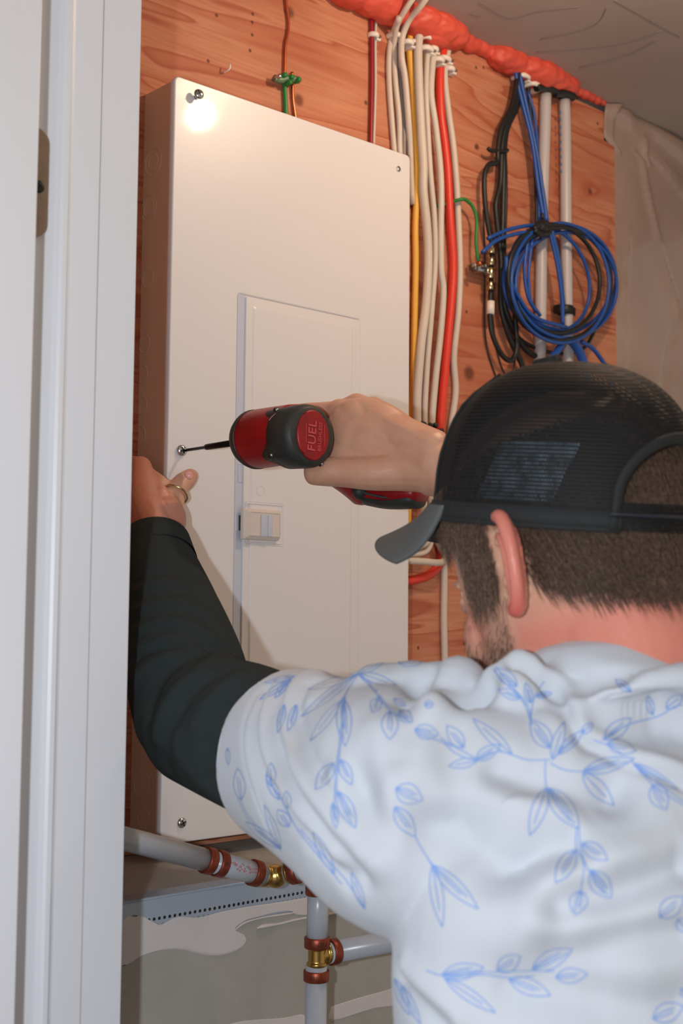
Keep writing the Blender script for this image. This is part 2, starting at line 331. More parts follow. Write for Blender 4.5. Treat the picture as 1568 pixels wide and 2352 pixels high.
b = MB(); b.add(gv.reshape(-1, 3), [(i*nx+j, i*nx+j+1, (i+1)*nx+j+1, (i+1)*nx+j) for i in range(nz-1) for j in range(nx-1)])
o = b.build('plastic_sheet', poly_mat(), norm=False); tag(o, 'wrinkled translucent plastic vapour sheet hanging right of the plywood', 'plastic sheet')
sm = o.modifiers.new('s', 'SOLIDIFY'); sm.thickness = .001
# door jamb and door slab in front, left
YJ = -.30
prof = [(-.42, YJ+.002), (-.3215, YJ+.002), (-.319, YJ-.0015), (-.3165, YJ-.003), (-.3125, YJ-.003), (-.3105, YJ-.0012), (-.3090, YJ-.0004), (-.3075, YJ), (-.2812, YJ), (-.2810, YJ+.004), (-.2802, YJ+.004), (-.2800, YJ), (-.2432, YJ), (-.2424, YJ+.0008), (-.2424, -.20), (-.42, -.20)]
b = MB(); b.prism([(x, y, 0) for x, y in prof], (0, 0, CZ)); jamb = struct(b, 'door_1_jamb', M['paint']); jamb.name = 'trim_1'
b = MB(); b.box((-.2812, YJ+.0012, 0), (-.2800, YJ+.004, CZ)); b.build('joint_line', M['joint_bounce'], jamb, flat=True)
b = MB(); xd_ = on(1, YJ-.055, 71, 1000)[0]; b.box((-1.12, YJ-.055, .01), (xd_, YJ-.018, 2.05+.38), .0012); door = b.build('door_1', M['paint']); door['kind'] = 'structure'
# hinge leaf let into the jamb
q0, q1 = on(1, YJ, 108, 303), on(1, YJ, 108, 553)
xr = on(1, YJ-.003, 110, 428)[0]; b = MB(); zz0, zz1 = q1[2], q0[2]; pr = []
R_ = .012
for cx, cz, a0 in ((xr-R_, zz0+R_, -90), (xr-R_, zz1-R_, 0)):
    pr += [(cx+R_*math.cos(math.radians(a0+t)), YJ-.0034, cz+R_*math.sin(math.radians(a0+t))) for t in range(0, 91, 10)]
pr += [(-.375, YJ-.0034, zz1), (-.375, YJ-.0034, zz0)]
hz = empty('door_hinge', (-.345, YJ, (zz0+zz1)/2), 'satin nickel hinge leaf with rounded corners screwed to the white jamb', 'hinge')
b.prism(pr, (0, .003, 0)); b.build('hinge_leaf', M['nickel'], hz)
q = on(1, YJ-.004, 89, 428); b = MB(); b.lathe(q, (0, -1, 0), [(-.001, .0052), (.0004, .0052), (.0009, .0042), (.0009, .001)], 20); b.build('hinge_screw', M['zincdark'], hz)
b = MB(); b.box((q[0]-.0028, q[1]-.0015, q[2]-.0006), (q[0]+.0028, q[1]-.0008, q[2]+.0006)); b.box((q[0]-.0006, q[1]-.0015, q[2]-.0028), (q[0]+.0006, q[1]-.0008, q[2]+.0028)); b.build('screw_slot', M['black'], hz)
# ============================================================= ELECTRICAL PANEL
panel = empty('electrical_panel', (CW/2, .03, ZT-CH), 'white enamel electrical load centre with blank cover and small door, mounted on the plywood', 'electrical panel')
def rrect(x0, x1, z0, z1, r, y, n=6):
    out = []
    for cx, cz, a0 in ((x1-r, z0+r, -90), (x1-r, z1-r, 0), (x0+r, z1-r, 90), (x0+r, z0+r, 180)):
        out += [(cx+r*math.cos(math.radians(a0+90*t/n)), y, cz+r*math.sin(math.radians(a0+90*t/n))) for t in range(n+1)]
    return out
def plate(mb, levels):
    rs = [rrect(*l) for l in levels]; mb.rings(rs, False); n = len(rs[0]); mb.add(rs[-1], [tuple(range(n))]) ; mb.add(rs[0], [tuple(range(n))[::-1]])
ZB = ZT-CH
b = MB(); b.smooth = True
E_ = .0018
plate(b, [(0, CW, ZB, ZT, .007, .008), (0, CW, ZB, ZT, .007, E_), (E_*.3, CW-E_*.3, ZB+E_*.3, ZT-E_*.3, .007, E_*.3), (E_, CW-E_, ZB+E_, ZT-E_, .006, 0), (.0965, .3035, 1.395, 1.9435, .005, 0), (.0980, .3020, 1.3965, 1.9420, .004, .0012), (.099, .301, 1.3975, 1.941, .004, .0024)])
cover = b.build('cover', M['cover'], panel, norm=False)
bv = cover.modifiers.new('w', 'WEIGHTED_NORMAL'); bv.keep_sharp = True; bv.weight = 100
b = MB(); b.box((.004, .0075, ZB+.003), (CW-.004, YP, ZT-.003), 0); box = b.build('box', M['box'], panel, flat=True)
for px, py, r in [(332, 790, .011), (327, 860, .011), (325, 930, .011), (322, 1000, .011), (352, 372, .017), (352, 372, .010), (342, 478, .011), (342, 478, .0155), (330, 1880, .012), (325, 1800, .016), (340, 640, .011)]:
    q = on(0, .004, px, py); b = MB(); b.tube([(q[0], q[1]+r*math.cos(a), q[2]+r*math.sin(a)) for a in np.linspace(0, 2*math.pi, 25)], .0007, 6, 1, caps=False); b.build('knockout', M['box'], box)
# door
b = MB()
plate(b, [(.1100, .3006, 1.400, 1.9395, .003, .001), (.1100, .3006, 1.400, 1.9395, .003, -.0008), (.1106, .3000, 1.4006, 1.9389, .003, -.0016), (.1190, .2860, 1.4100, 1.9290, .004, -.0016), (.1202, .2848, 1.4112, 1.9278, .004, -.0030), (.1214, .2836, 1.4124, 1.9266, .004, -.0034)])
pd = b.build('panel_door', M['cover'], panel, norm=False); bv = pd.modifiers.new('w', 'WEIGHTED_NORMAL'); bv.weight = 100
b = MB(); b.box((.0985, .0008, 1.3975), (.1100, .0023, 1.9405)); b.build('door_gap_strip', M['strip'], panel, flat=True)
b = MB(); b.tube([(.1025, .0006, 1.7325), (.1085, .0006, 1.7325), (.1085, .0006, 1.7105), (.1025, .0006, 1.7105), (.1025, .0006, 1.7325)], .0005, 5, 1); b.build('strip_mark', M['strip'], panel)
b = MB(); b.box((.1015, -.001, 1.652), (.1045, .001, 1.6705), 0); b.box((.1055, -.0022, 1.652), (.1100, .001, 1.6715), .0008); b.build('striker', M['zinc'], panel)
q = on(1, -.0036, 598, 1127); b = MB(); b.tube([(q[0]+.0062*math.cos(a), -.0035, q[2]+.0062*math.sin(a)) for a in np.linspace(0, 2*math.pi, 25)], .0004, 6, 1, caps=False)
c_ = on(1, -.0036, 566, 1155), on(1, -.0036, 648, 1250)
for ex, rr in ((0, .0011), (.0022, .0006)):
    rc = rrect(c_[0][0]-ex, c_[1][0]+ex, c_[1][2]-ex, c_[0][2]+ex, .003, -.0033); b.tube(rc+[rc[0]], rr, 8, 1, caps=False)
b.build('embossed_recess', M['cover'], pd)
a0, a1 = on(1, -.008, 559, 1166), on(1, -.008, 641, 1243)
b = MB(); rs = [rrect(a0[0], a1[0], a1[2], a0[2], .0012, -.003), rrect(a0[0]+.0004, a1[0]-.0004, a1[2]+.0004, a0[2]-.0004, .0012, -.0075), rrect(a0[0]+.0085, a1[0]-.001, a1[2]+.005, a0[2]-.004, .0008, -.0105), rrect(a0[0]+.0088, a1[0]-.0014, a1[2]+.0056, a0[2]-.0046, .0008, -.0105), rrect(a0[0]+.009, a1[0]-.0016, a1[2]+.0058, a0[2]-.0048, .0008, -.0099)]
b.rings(rs, False); n_ = len(rs[0]); b.add(rs[-1], [tuple(range(n_))]); lt = b.build('latch', M['latch'], pd, flat=True)
s0, s1 = on(1, -.0099, 599, 1182), on(1, -.0099, 623, 1233)
b = MB(); b.box((s0[0], -.0112, s1[2]), (s0[0]+(s1[0]-s0[0])*.6, -.0100, s0[2]), .0003); b.box((s0[0]+(s1[0]-s0[0])*.6, -.0122, s1[2]), (s1[0], -.0100, s0[2]), .0005); b.build('latch_slider', M['strip'], lt)
h0 = on(1, 0, 820, 885); b = MB(); b.box((h0[0]-.0012, -.001, h0[2]-.055), (h0[0]+.0012, .0015, h0[2]+.0002)); b.box((h0[0]+.0018, -.001, h0[2]-.055), (h0[0]+.003, .0015, h0[2]+.0002)); b.build('hinge_pin', M['zinc'], panel, flat=True)
def pan_screw(px, py, r, tilt=(0, 0), out=0.0):
    q = on(1, 0, px, py); ax = Vector((tilt[0], -1, tilt[1])).normalized(); q = np.array(q)+np.array(ax)*out
    b = MB(); b.lathe(q-np.array(ax)*(out+.004), ax, [(0, r*.42), (out+.004, r*.42), (out+.004, r), (out+.0046, r), (out+.0046+r*.22, r*.86), (out+.0046+r*.42, r*.55), (out+.0046+r*.48, .0002)], 28); s = b.build('cover_screw', M['zinc'], panel)
    m4 = frame(np.array(q)+np.array(ax)*(.0006+r*.5), (1, 0, 0), (0, 0, 1)); b = MB()
    for ang in (25, 115):
        a = math.radians(ang); dx, dz = math.cos(a)*r*.6, math.sin(a)*r*.6; nx_, nz_ = -math.sin(a)*r*.1, math.cos(a)*r*.1
        b.prism([q+np.array(ax)*(r*.30)+np.array(v) for v in ((-dx-nx_, 0, -dz-nz_), (dx-nx_, 0, dz-nz_), (dx+nx_, 0, dz+nz_), (-dx+nx_, 0, -dz+nz_))], np.array(ax)*(r*.26+.0006))
    b.build('screw_slot', M['zincdark'], s)
pan_screw(450, 224, .0062, (-.25, .1), .009); pan_screw(415, 1035, .0068, (-.1, 0), .002); pan_screw(417, 1890, .0062)
b = MB(); q = on(1, 0, 915, 388); b.lathe((q[0], .0, q[2]), (0, -1, 0), [(-.001, .0035), (.0002, .0035)], 16); b.build('screw_hole', M['zincdark'], panel); b = MB(); b.tube([(q[0]+.0045*math.cos(a), -.0002, q[2]+.0045*math.sin(a)) for a in np.linspace(0, 2*math.pi, 17)], .0006, 6, 1, caps=False); b.lathe((q[0]-.001, .0, q[2]-.0005), (0, -1, 0), [(-.001, .0022), (.0004, .0022)], 12); b.build('hole_rim', M['cover'], panel)
# ============================================================= CABLES ON THE PLYWOOD
def cable(name, pts, r, m, label, cat='cable', group=None, Y=None, sub=6):
    P = [on(1, (p[2] if len(p) > 2 else (YP-r-.001 if Y is None else Y)), p[0], p[1]) for p in pts]
    b = MB(); b.tube(P, r, 12, sub); o = b.build(name, m); tag(o, label, cat, group); return o
cable('cable', [(852, -60), (852, 0), (853, 100), (853, 200), (851, 325), (850, 420)], .0031, M['dred_cable'], 'thin dark red cable running down behind the top of the panel', group=None)
cable('cable', [(878, -60), (868, 0), (862, 80), (862, 200), (858, 330), (856, 420)], .0019, M['white_cable'], 'thinnest white cable, clipped beside the dark red cable')
Yc = .057
cable('cable', [(916, 40, .03), (899, 85), (893, 130), (894, 200), (905, 345), (915, 470)], .0040, M['white_cable'], 'leftmost white cable of the bundle going behind the cover')
cable('cable', [(960, -20, .0), (932, 20, .02), (911, 60, .045), (905, 110), (907, 180), (916, 270), (918, 350), (925, 470)], .0042, M['white_cable'], 'white cable arching over the foam, second from the left in the bundle')
cable('cable', [(926, 60, .05), (917, 110), (920, 200), (927, 280), (927, 355), (930, 470)], .0036, M['grey_cable'], 'grey cable between white cables, ends behind the panel top')
cable('cable', [(990, -20, -.01), (965, 15, .01), (940, 45, .035), (924, 85, .05), (922, 130, .05), (930, 180, .052), (938, 280, .055), (942, 350), (946, 470)], .0046, M['white_cable'], 'white cable bending over the orange foam, just left of the yellow cable')
cable('cable', [(950, 50), (940, 105), (947, 200), (953, 300), (958, 400), (953, 520), (954, 600), (951, 750), (948, 900), (943, 1000), (936, 1200), (930, 1320)], .0050, M['yellow_cable'], 'thick yellow cable running down beside the right edge of the panel')
cable('cable', [(967, 50), (960, 110), (962, 200), (967, 300), (972, 380), (972, 440), (980, 520), (983, 600), (978, 700), (966, 800), (957, 950), (966, 1120), (978, 1195), (984, 1230), (972, 1248), (938, 1253, .05), (900, 1254, .05)], .0066, M['white_cable'], 'thickest white cable with grey smudges, right of the yellow cable', Y=.052)
cable('cable', [(984, 66), (972, 130), (973, 260), (981, 380), (986, 520), (985, 700), (978, 900), (975, 1000), (972, 1200), (960, 1280), (930, 1278)], .0036, M['yellow_cable'], 'thin yellow cable tucked between two white cables', Y=.0635)
cable('cable', [(996, 56), (983, 110), (978, 200), (982, 300), (988, 400), (997, 500), (999, 600), (992, 700), (980, 850), (975, 980), (985, 1120), (992, 1200), (989, 1245), (975, 1268), (938, 1274), (905, 1276)], .0044, M['white_cable'], 'slim white cable just right of the thickest white cable', Y=.055)
cable('cable', [(1010, 56), (998, 110), (992, 160), (990, 220), (1000, 290), (1010, 380), (1013, 450), (1012, 520), (1013, 620), (1018, 670), (1011, 770), (1000, 870), (991, 990), (994, 1120), (998, 1200), (1003, 1240), (1022, 1278), (1012, 1292, .045), (975, 1290, .045), (938, 1288, .045), (905, 1286, .045)], .0050, M['white_cable'], 'white cable left of the orange-red cable, bending back into the panel at the bottom', Y=.054)
cable('cable', [(1032, 50), (1018, 110), (1010, 170), (1012, 260), (1021, 330), (1028, 400), (1033, 500), (1040, 600), (1037, 680), (1026, 800), (1015, 930), (1006, 1060), (1004, 1200), (1011, 1240), (1014, 1280), (1000, 1308), (975, 1325), (938, 1334), (905, 1338)], .0066, M['red_cable'], 'orange-red cable running down and looping back into the panel')
cable('cable', [(1040, 70), (1026, 130), (1021, 180), (1030, 260), (1040, 330), (1048, 420), (1053, 520), (1056, 620), (1052, 720), (1042, 820), (1046, 900), (1034, 990), (1024, 1110), (1020, 1235), (1020, 1340), (1019, 1420), (1021, 1520), (1022, 1640)], .0050, M['white_cable'], 'rightmost white cable, running straight down past the panel')
b = MB()
for i in range(26):
    p = on(1, .046, 940+rng.uniform(0, 80), 985+rng.uniform(-10, 14)+ (0)); b.ball(p, rng.uniform(.003, .006), 8, 6)
b.tube(wl([(935, 972), (960, 985), (990, 990), (1020, 1000), (1050, 1005)], .045), .006, 8, 5, flat=.4)
me = remesh(b, .0012, 1); tag(link('cable_tie_wrap', me, M['black']), 'fuzzy black hook-and-loop wrap binding the white cables behind the wrist', 'cable wrap')
# staples
def staple(px, py, w, dep, label):
    e = empty('cable_staple', on(1, YP-.002, px, py), label, 'cable staple', 'white nail-in cable staples under the foam')
    b = MB(); c = np.array(e.location); y0 = YP-dep
    b.tube([c+np.array([-w, .001, 0]), c+np.array([-w*.9, y0-c[1]+.002, .0003]), c+np.array([0, y0-c[1]-.002, 0]), c+np.array([w*.9, y0-c[1]+.002, -.0003]), c+np.array([w, .001, 0])], .0034, 8, 4, flat=1.2)
    b.box(tuple(c+np.array([w*.6, y0-c[1]+.0, -.006])), tuple(c+np.array([w+.006, .0008, .003])), .001); b.build('saddle', M['clip'], e)
    b = MB(); b.lathe(c+np.array([w+.002, y0-c[1]-.001, -.001]), (0, -1, 0), [(-.002, .0022), (.0015, .0022), (.002, .0015)], 10); b.build('nail', M['nail'], e)
for px, py, w, dp, lb in ((855, 83, .0055, .008, 'white staple over the dark red and thinnest white cables'), (900, 87, .0085, .014, 'white staple over the leftmost white cables'), (921, 106, .006, .020, 'white staple holding the arching white cable'), (940, 103, .0068, .013, 'white staple at the top of the thick yellow cable'), (962, 97, .0085, .023, 'upper staple over the thickest white cable'), (961, 122, .0085, .023, 'lower staple over the thickest white cable'), (978, 121, .006, .020, 'white staple over the slim white cable'), (990, 146, .0065, .021, 'white staple over the white cable left of the orange-red one'), (1010, 141, .0085, .016, 'white staple over the orange-red cable'), (1024, 163, .0062, .013, 'white staple on the rightmost white cable, lowest of the row')): staple(px, py, w, dp, lb)
# copper ground wires and clamp (upper left)
cable('copper_wire', [(653, -60), (656, 0), (662, 50), (660, 80), (655, 105), (653, 165), (652, 185)], .0021, M['copper'], 'bare copper wire coming down from the ceiling to the green clamp', 'wire')
cable('copper_wire', [(670, 166), (671, 190), (672, 225), (676, 256), (686, 320)], .0021, M['copper'], 'bare copper wire going down behind the panel from the clamp', 'wire')
cable('green_wire', [(651, 180), (654, 210), (656, 255), (657, 330)], .0030, M['green'], 'short green wire going down behind the panel from the clamp', 'wire')
gc = empty('ground_clamp', on(1, YP-.003, 658, 182), 'green and tin ground clamp joining copper and green wires above the panel', 'ground clamp')
b = MB(); b.tube(wl([(630, 180), (645, 184), (662, 180), (685, 184)], .058), .005, 10, 4); b.build('clamp_body', mat('green_tinned', (120, 150, 120), .4, .6), gc)
for px, py in ((652, 173), (668, 178), (684, 184), (640, 176), (664, 190)):
    b = MB(); q = on(1, .053, px, py); b.lathe(q, (.2, -1, .2), [(-.006, .0036), (.003, .0036), (.0042, .0028), (.0042, .0006)], 6); b.build('clamp_screw', M['green'] if px != 640 else M['zinc'], gc)
b = MB(); q = on(1, YP, 514, 161); b.tube([(q[0]-.001, q[1], q[2]-.004), (q[0]-.0005, q[1]-.012, q[2]-.003), (q[0]+.001, q[1]-.012, q[2]+.004)], .0012, 8, 3)
tag(b.build('bent_nail', M['clip']), 'small shiny bent nail in the bare plywood above the panel', 'nail')
# coax group
cable('green_wire', [(990, 468, .06), (1005, 473, .062), (1030, 466, .064), (1058, 458, .05), (1070, 460, .05), (1085, 475, .05), (1094, 505, .05), (1093, 560, .05), (1099, 606, .05)], .0026, M['green'], 'long green wire crossing behind the cables to the coax ground block', 'wire')
gb = empty('coax_ground_block', on(1, .06, 1110, 618), 'small metal coax ground block with gold fittings on the plywood', 'ground block')
b = MB(); c = on(1, .05, 1105, 617); b.box(tuple(c-np.array([.018, .004, .006])), tuple(c+np.array([.026, .014, .006])), .002); b.build('block_body', M['zinc'], gb)
for px, py in ((1090, 618), (1100, 606), (1113, 612)):
    b = MB(); q = on(1, .044, px, py); b.lathe(q, (0, -1, 0), [(-.004, .004), (.003, .004), (.0045, .003), (.0045, .0005)], 10); b.build('block_screw', M['copper'] if px == 1100 else M['nail'], gb)
for (pa, pb_) in (((1129, 562), (1128, 583)), ((1128, 592), (1127, 610)), ((1127, 616), (1126, 640)), ((1126, 648), (1126, 666))):
    A, B = on(1, .046, *pa), on(1, .046, *pb_); b = MB(); b.lathe(A, B-A, [(0, .0048), (.001, .0056), (np.linalg.norm(B-A)-.001, .0056), (np.linalg.norm(B-A), .0048)], 10); b.build('coax_connector', M['gold'], gb)
cb = [(1190, 165), (1178, 240), (1158, 290), (1148, 340)]
cable('coax_cable', [(1190, 165), (1176, 240), (1152, 290), (1143, 340), (1141, 372), (1122, 378), (1112, 405), (1113, 460), (1121, 520), (1129, 560), (1129, 600), (1126, 680), (1125, 730), (1131, 770), (1150, 812), (1172, 828), (1186, 800), (1182, 720)], .0040, M['black'], 'black coax cable looping left through the ground block', Y=.05)
cable('coax_cable', [(1196, 165), (1184, 240), (1161, 290), (1152, 340), (1150, 400), (1147, 430), (1138, 470), (1142, 520), (1150, 600), (1150, 700), (1168, 770), (1195, 830), (1205, 860)], .0044, M['black'], 'black coax cable at the left side of the hanging black bundle', Y=.055)
cable('coax_cable', [(1202, 165), (1188, 240), (1166, 290), (1155, 340), (1156, 400), (1154, 500), (1152, 600), (1156, 690), (1180, 760), (1215, 810), (1262, 826)], .0046, M['black'], 'black coax cable in the middle of the hanging black bundle', Y=.057)
cable('coax_cable', [(1206, 168), (1190, 240), (1168, 290), (1160, 340), (1161, 400), (1161, 470), (1158, 560), (1160, 680), (1178, 760), (1230, 800), (1290, 812), (1340, 800), (1370, 750)], .0030, M['black'], 'slim black cable at the right side of the hanging bundle', Y=.060)
cable('black_wire', [(1110, 480), (1113, 600), (1112, 720), (1118, 800), (1140, 870)], .0012, M['black'], 'hair-thin black wire hanging left of the coax loop', 'wire')
cable('black_wire', [(1127, 690), (1140, 800), (1160, 860), (1178, 850), (1185, 800)], .0012, M['black'], 'hair-thin black wire hanging below the white sleeve', 'wire')
b = MB(); A, B = on(1, .05, 1127, 692), on(1, .05, 1126, 722); b.lathe(A, B-A, [(0, .0058), (np.linalg.norm(B-A), .0062)], 12); b.build('coax_sleeve', M['clip'], gb)
b = MB(); b.tube(wl([(1120, 340), (1126, 346), (1140, 346), (1162, 347), (1165, 343)], .049), .003, 8, 4); tag(b.build('cable_tie', M['black']), 'black cable tie cinched around the black coax bundle', 'cable tie')
# conduits
def conduit(pts, label):
    e = empty('conduit', on(1, .05, *pts[0]), label, 'conduit', 'white pipes on the plywood')
    b = MB(); b.tube(wl(pts, .055), .0092, 18, 4); b.build('pipe', M['conduit'], e)
    b = MB(); x, y = pts[0]; b.tube(wl([(x-22, y-14), (x-8, y-16), (x+8, y-12), (x+22, y-6)], .047), .007, 8, 4); A = on(1, .055, x, y-22); b.lathe(A, (0, 0, -1), [(0, .0125), (.012, .0125)], 16); me = remesh(b, .0015, 1); link('pipe_collar', me, M['black'], e); return e
e1 = conduit([(1253, 216), (1251, 300), (1246, 450), (1243, 600), (1241, 760), (1238, 900), (1238, 1100)], 'left white pipe behind the blue cable coil')
e2 = conduit([(1296, 230), (1298, 300), (1299, 420), (1300, 560), (1302, 700), (1304, 830), (1304, 1100)], 'right white pipe with a black clamp, behind the coil')
b = MB(); A = on(1, .055, 1298, 703); b.lathe(A, (0, 0, -1), [(0, .0118), (.001, .013), (.013, .013), (.014, .0118)], 18); b.box(tuple(A+np.array([-.02, -.006, -.014])), tuple(A+np.array([.02, .010, 0])), .002); b.build('pipe_clamp', M['black'], e2)
b = MB()
for k in range(9):
    q = on(1, .0455, 1286+k*.3, 258+k*17); b.box(tuple(q-np.array([.0012, .0004, .0024])), tuple(q+np.array([.0012, .0006, .0024])))
b.build('printed_marks', M['bluetext'], e2, flat=True)
# blue data cables
Yb = .036
cable('blue_cable', [(1184, 158, .05), (1186, 180, .05), (1200, 240, .05), (1222, 330, .045), (1236, 430, .04), (1250, 510, Yb)], .0034, M['blue'], 'blue data cable, left one of the pair coming down to the coil', 'data cable')
cable('blue_cable', [(1194, 158, .05), (1196, 185, .05), (1208, 240, .05), (1230, 340, .045), (1246, 440, .04), (1256, 512, Yb)], .0034, M['blue'], 'blue data cable, right one of the pair coming down to the coil', 'data cable')
cable('blue_cable', [(1212, 210, .056), (1226, 260, .054), (1234, 340, .052), (1236, 440, .045), (1238, 515, .04)], .0024, M['blue'], 'thin blue data cable hugging the left pipe above the coil', 'data cable')
cable('black_cable', [(1210, 180, .058), (1222, 300, .056), (1230, 420, .05), (1232, 520, .045)], .003, M['black'], 'black cable beside the blue pair above the coil')
def ell(cx, cy, a, b_, t0, t1, rot=0, n=22, dy=0):
    out = []; rr = math.radians(rot)
    for t in np.linspace(math.radians(t0), math.radians(t1), n):
        x, y = a*math.cos(t), b_*math.sin(t); out.append((cx+x*math.cos(rr)-y*math.sin(rr), cy+x*math.sin(rr)+y*math.cos(rr), Yb+dy+.004*math.sin(2.3*t+cx)))
    return out
coil = [(1290, 648, 124, 132, -105, 255, 8, .002), (1286, 650, 112, 138, -100, 260, -4, -.014), (1280, 644, 124, 124, -100, 262, 14, .004), (1300, 655, 116, 122, -110, 250, -10, -.006), (1262, 640, 88, 122, -95, 262, -18, .000), (1296, 640, 118, 118, -130, 220, 20, .006)]
b = MB()
for cx, cy, a, bb, t0, t1, rot, dy in coil:
    b.tube([on(1, p[2], p[0], p[1]) for p in ell(cx, cy, a, bb, t0, t1, rot, dy=dy)], .0029, 10, 3)
b.tube([on(1, Yb-.008, *p) for p in ((1260, 525), (1278, 600), (1290, 680), (1292, 745))], .0034, 10, 6); b.tube([on(1, Yb-.008, *p) for p in ((1266, 525), (1284, 600), (1294, 700))], .003, 10, 6)
b.tube([on(1, Yb-.006, *p) for p in ((1240, 516), (1200, 520), (1160, 530), (1120, 548))], .0031, 10, 6); b.tube([on(1, Yb-.01, *p) for p in ((1240, 532), (1190, 536), (1140, 552), (1107, 580))], .0031, 10, 6)
b.tube([on(1, Yb-.012, *p) for p in ((1162, 590), (1166, 630), (1195, 690), (1230, 730), (1300, 752))], .0032, 10, 6)
b.tube([on(1, Yb-.004, *p) for p in ((1212, 548), (1204, 620), (1212, 680), (1230, 715))], .0030, 10, 6); b.tube([on(1, Yb-.004, *p) for p in ((1222, 548), (1214, 620), (1218, 690), (1240, 725))], .0028, 10, 6)
b.tube([on(1, Yb-.004, *p) for p in ((1290, 790), (1278, 808), (1262, 830), (1255, 870))], .006, 10, 6); b.tube([on(1, Yb-.004, *p) for p in ((1310, 780), (1325, 800), (1338, 830), (1350, 880))], .0075, 10, 6)
b.tube([on(1, Yb-.004, *p) for p in ((1335, 785), (1360, 800), (1380, 825), (1395, 850), (1405, 890))], .0036, 10, 6)
tag(b.build('cable_coil', M['blue']), 'big round coil of blue data cable tied up in front of the white pipes', 'cable coil')
b = MB()
for cx, cy, a, bb, t0, t1, rot, dy in ((1284, 652, 118, 130, -100, 255, 0, -.007), (1272, 640, 104, 126, -96, 262, -12, -.011)):
    b.tube([on(1, p[2], p[0], p[1]) for p in ell(cx, cy, a, bb, t0, t1, rot, dy=dy)], .0034, 10, 3)
tag(b.build('cable_coil', M['black']), 'coil of black cable bundled together with the blue coil', 'cable coil')
b = MB(); b.tube(wl([(1226, 528), (1236, 515), (1250, 512), (1262, 522), (1258, 535), (1240, 538), (1226, 528)], .022), .005, 8, 4); b.ball(on(1, .026, 1244, 524), (.013, .010, .010)); b.tube(wl([(1246, 505), (1244, 490)], .03), .003, 8, 3)
tag(b.build('cable_tie', M['black']), 'black hook-and-loop tie holding the top of the blue coil', 'cable tie')
for px, py, nm in ((1185, 184, 'white staple around the blue cables below the foam'), (1209, 203, 'pinkish white staple around the black cables below the foam')): 
    e = staple(px, py, .010, .022, nm)
# foam
b = MB()
F_ = [(800, -60, 40), (850, -45, 38), (880, -25, 40), (905, -8, 38), (935, 2, 34), (965, 14, 40), (1000, 24, 42), (1030, 44, 36), (1012, 50, 26), (980, 40, 24), (1050, 72, 26), (1068, 84, 25), (1085, 92, 24), (1102, 100, 23), (1120, 110, 22), (1136, 118, 25), (1155, 124, 32), (1176, 132, 32), (1196, 142, 28), (1216, 150, 36), (1238, 156, 40), (1258, 164, 36), (1276, 174, 32), (1296, 180, 30), (1312, 172, 18), (1312, 196, 16), (1328, 202, 14), (1342, 208, 15), (1356, 215, 14), (1370, 222, 12), (1384, 229, 9), (1396, 234, 6)]
for px, py, r in F_:
    r *= 1.12 if px < 1045 else (.88 if px < 1140 else (1.12 if px < 1300 else .95))
    rr = r*.00068; p = on(1, YP-rr*.55, px, py); p[2] = min(p[2], CZ-rr*.35); b.ball(p, (rr*1.35, rr*1.0, rr*.85), 14, 10)
    for k in range(9):
        a = rng.normal(0, 1, 3); a /= np.linalg.norm(a); b.ball(p+a*rr*rng.uniform(.4, .75)*np.array([1.5, .8, .9]), rr*rng.uniform(.3, .6)*np.array([1.5, 1, .8]), 10, 7)
me = remesh(b, .0016, 7); v = getv(me); n = getn(me); v = v+n*(.0009*np.sin(v[:, 0]*210+3*np.sin(v[:, 2]*150))*np.sin(v[:, 1]*190+v[:, 2]*170))[:, None]; v[:, 1] = np.minimum(v[:, 1], YP+.004); v[:, 2] = np.minimum(v[:, 2], CZ); setv(me, v)
tag(link('foam_bead', me, M['foam']), 'lumpy bead of orange expanding foam along the plywood and ceiling joint', 'foam sealant')
# ============================================================= WATER PIPES
pipes = empty('water_pipe', at(730, 2035, 1.34), 'translucent plastic water pipe run with brass fittings and copper crimp rings below the panel', 'water pipe')
def pipe(A, B, r=.0112): b = MB(); b.tube([A, B], r, 24, 1); return b.build('pipe', M['pex'], pipes)
def crimp(C, ax, w=.0095, r=.0134):
    ax = np.array(ax)/np.linalg.norm(ax); b = MB(); b.lathe(np.array(C)-ax*w/2, ax, [(0, .0112), (0, r-.0006), (.0006, r), (w-.0006, r), (w, r-.0006), (w, .0112)], 32); return b.build('crimp_ring', M['ring'], pipes)
PA, PB = at(255, 1918, 1.225), at(618, 2014, 1.335); ax = (PB-PA)/np.linalg.norm(PB-PA)
pm = lambda px: PA+(PB-PA)*((px-255)/(618-255))
pipe(PA-ax*.2, pm(462)); pipe(pm(470), pm(606)); pipe(pm(458), pm(502), .0106)
crimp(pm(470), ax); crimp(pm(497), ax); crimp(pm(582), ax)
el = at(632, 2010, 1.335); PC = at(706, 1994, 1.32); ax2 = (PC-el)/np.linalg.norm(PC-el)
# brass elbow: short barrels and a knuckle
b = MB(); b.lathe(pm(596), ax, [(0, .0085), (.004, .0118), (.007, .0118), (.0095, .0095), (.02, .009)], 28); b.lathe(PC-ax2*.018, -ax2, [(0, .0085), (.002, .0118), (.005, .0118), (.006, .0088), (.02, .0085)], 28); b.ball(el+np.array([0, 0, -.001]), .0122, 20, 14)
me = remesh(b, .0008, 3); link('brass_elbow', me, M['brass'], pipes)
pipe(el+ax2*.014, PC+ax2*.03); crimp(el+ax2*.0235, ax2); crimp(PC+ax2*.012, ax2)
top = at(731, 2030, 1.34); bot = at(718, 2420, 1.34); dn = np.array([0, 0, -1.])
vp = lambda py: np.array([top[0], top[1], at(731, py, 1.34)[2]])
xo = lambda py: at(731-(py-2030)*.0145*1.6, py, 1.34)
b = MB(); b.lathe(xo(2012), dn, [(0, .006), (.003, .0085), (.006, .007), (.010, .009)], 24); b.build('brass_valve_stem', M['brass'], pipes)
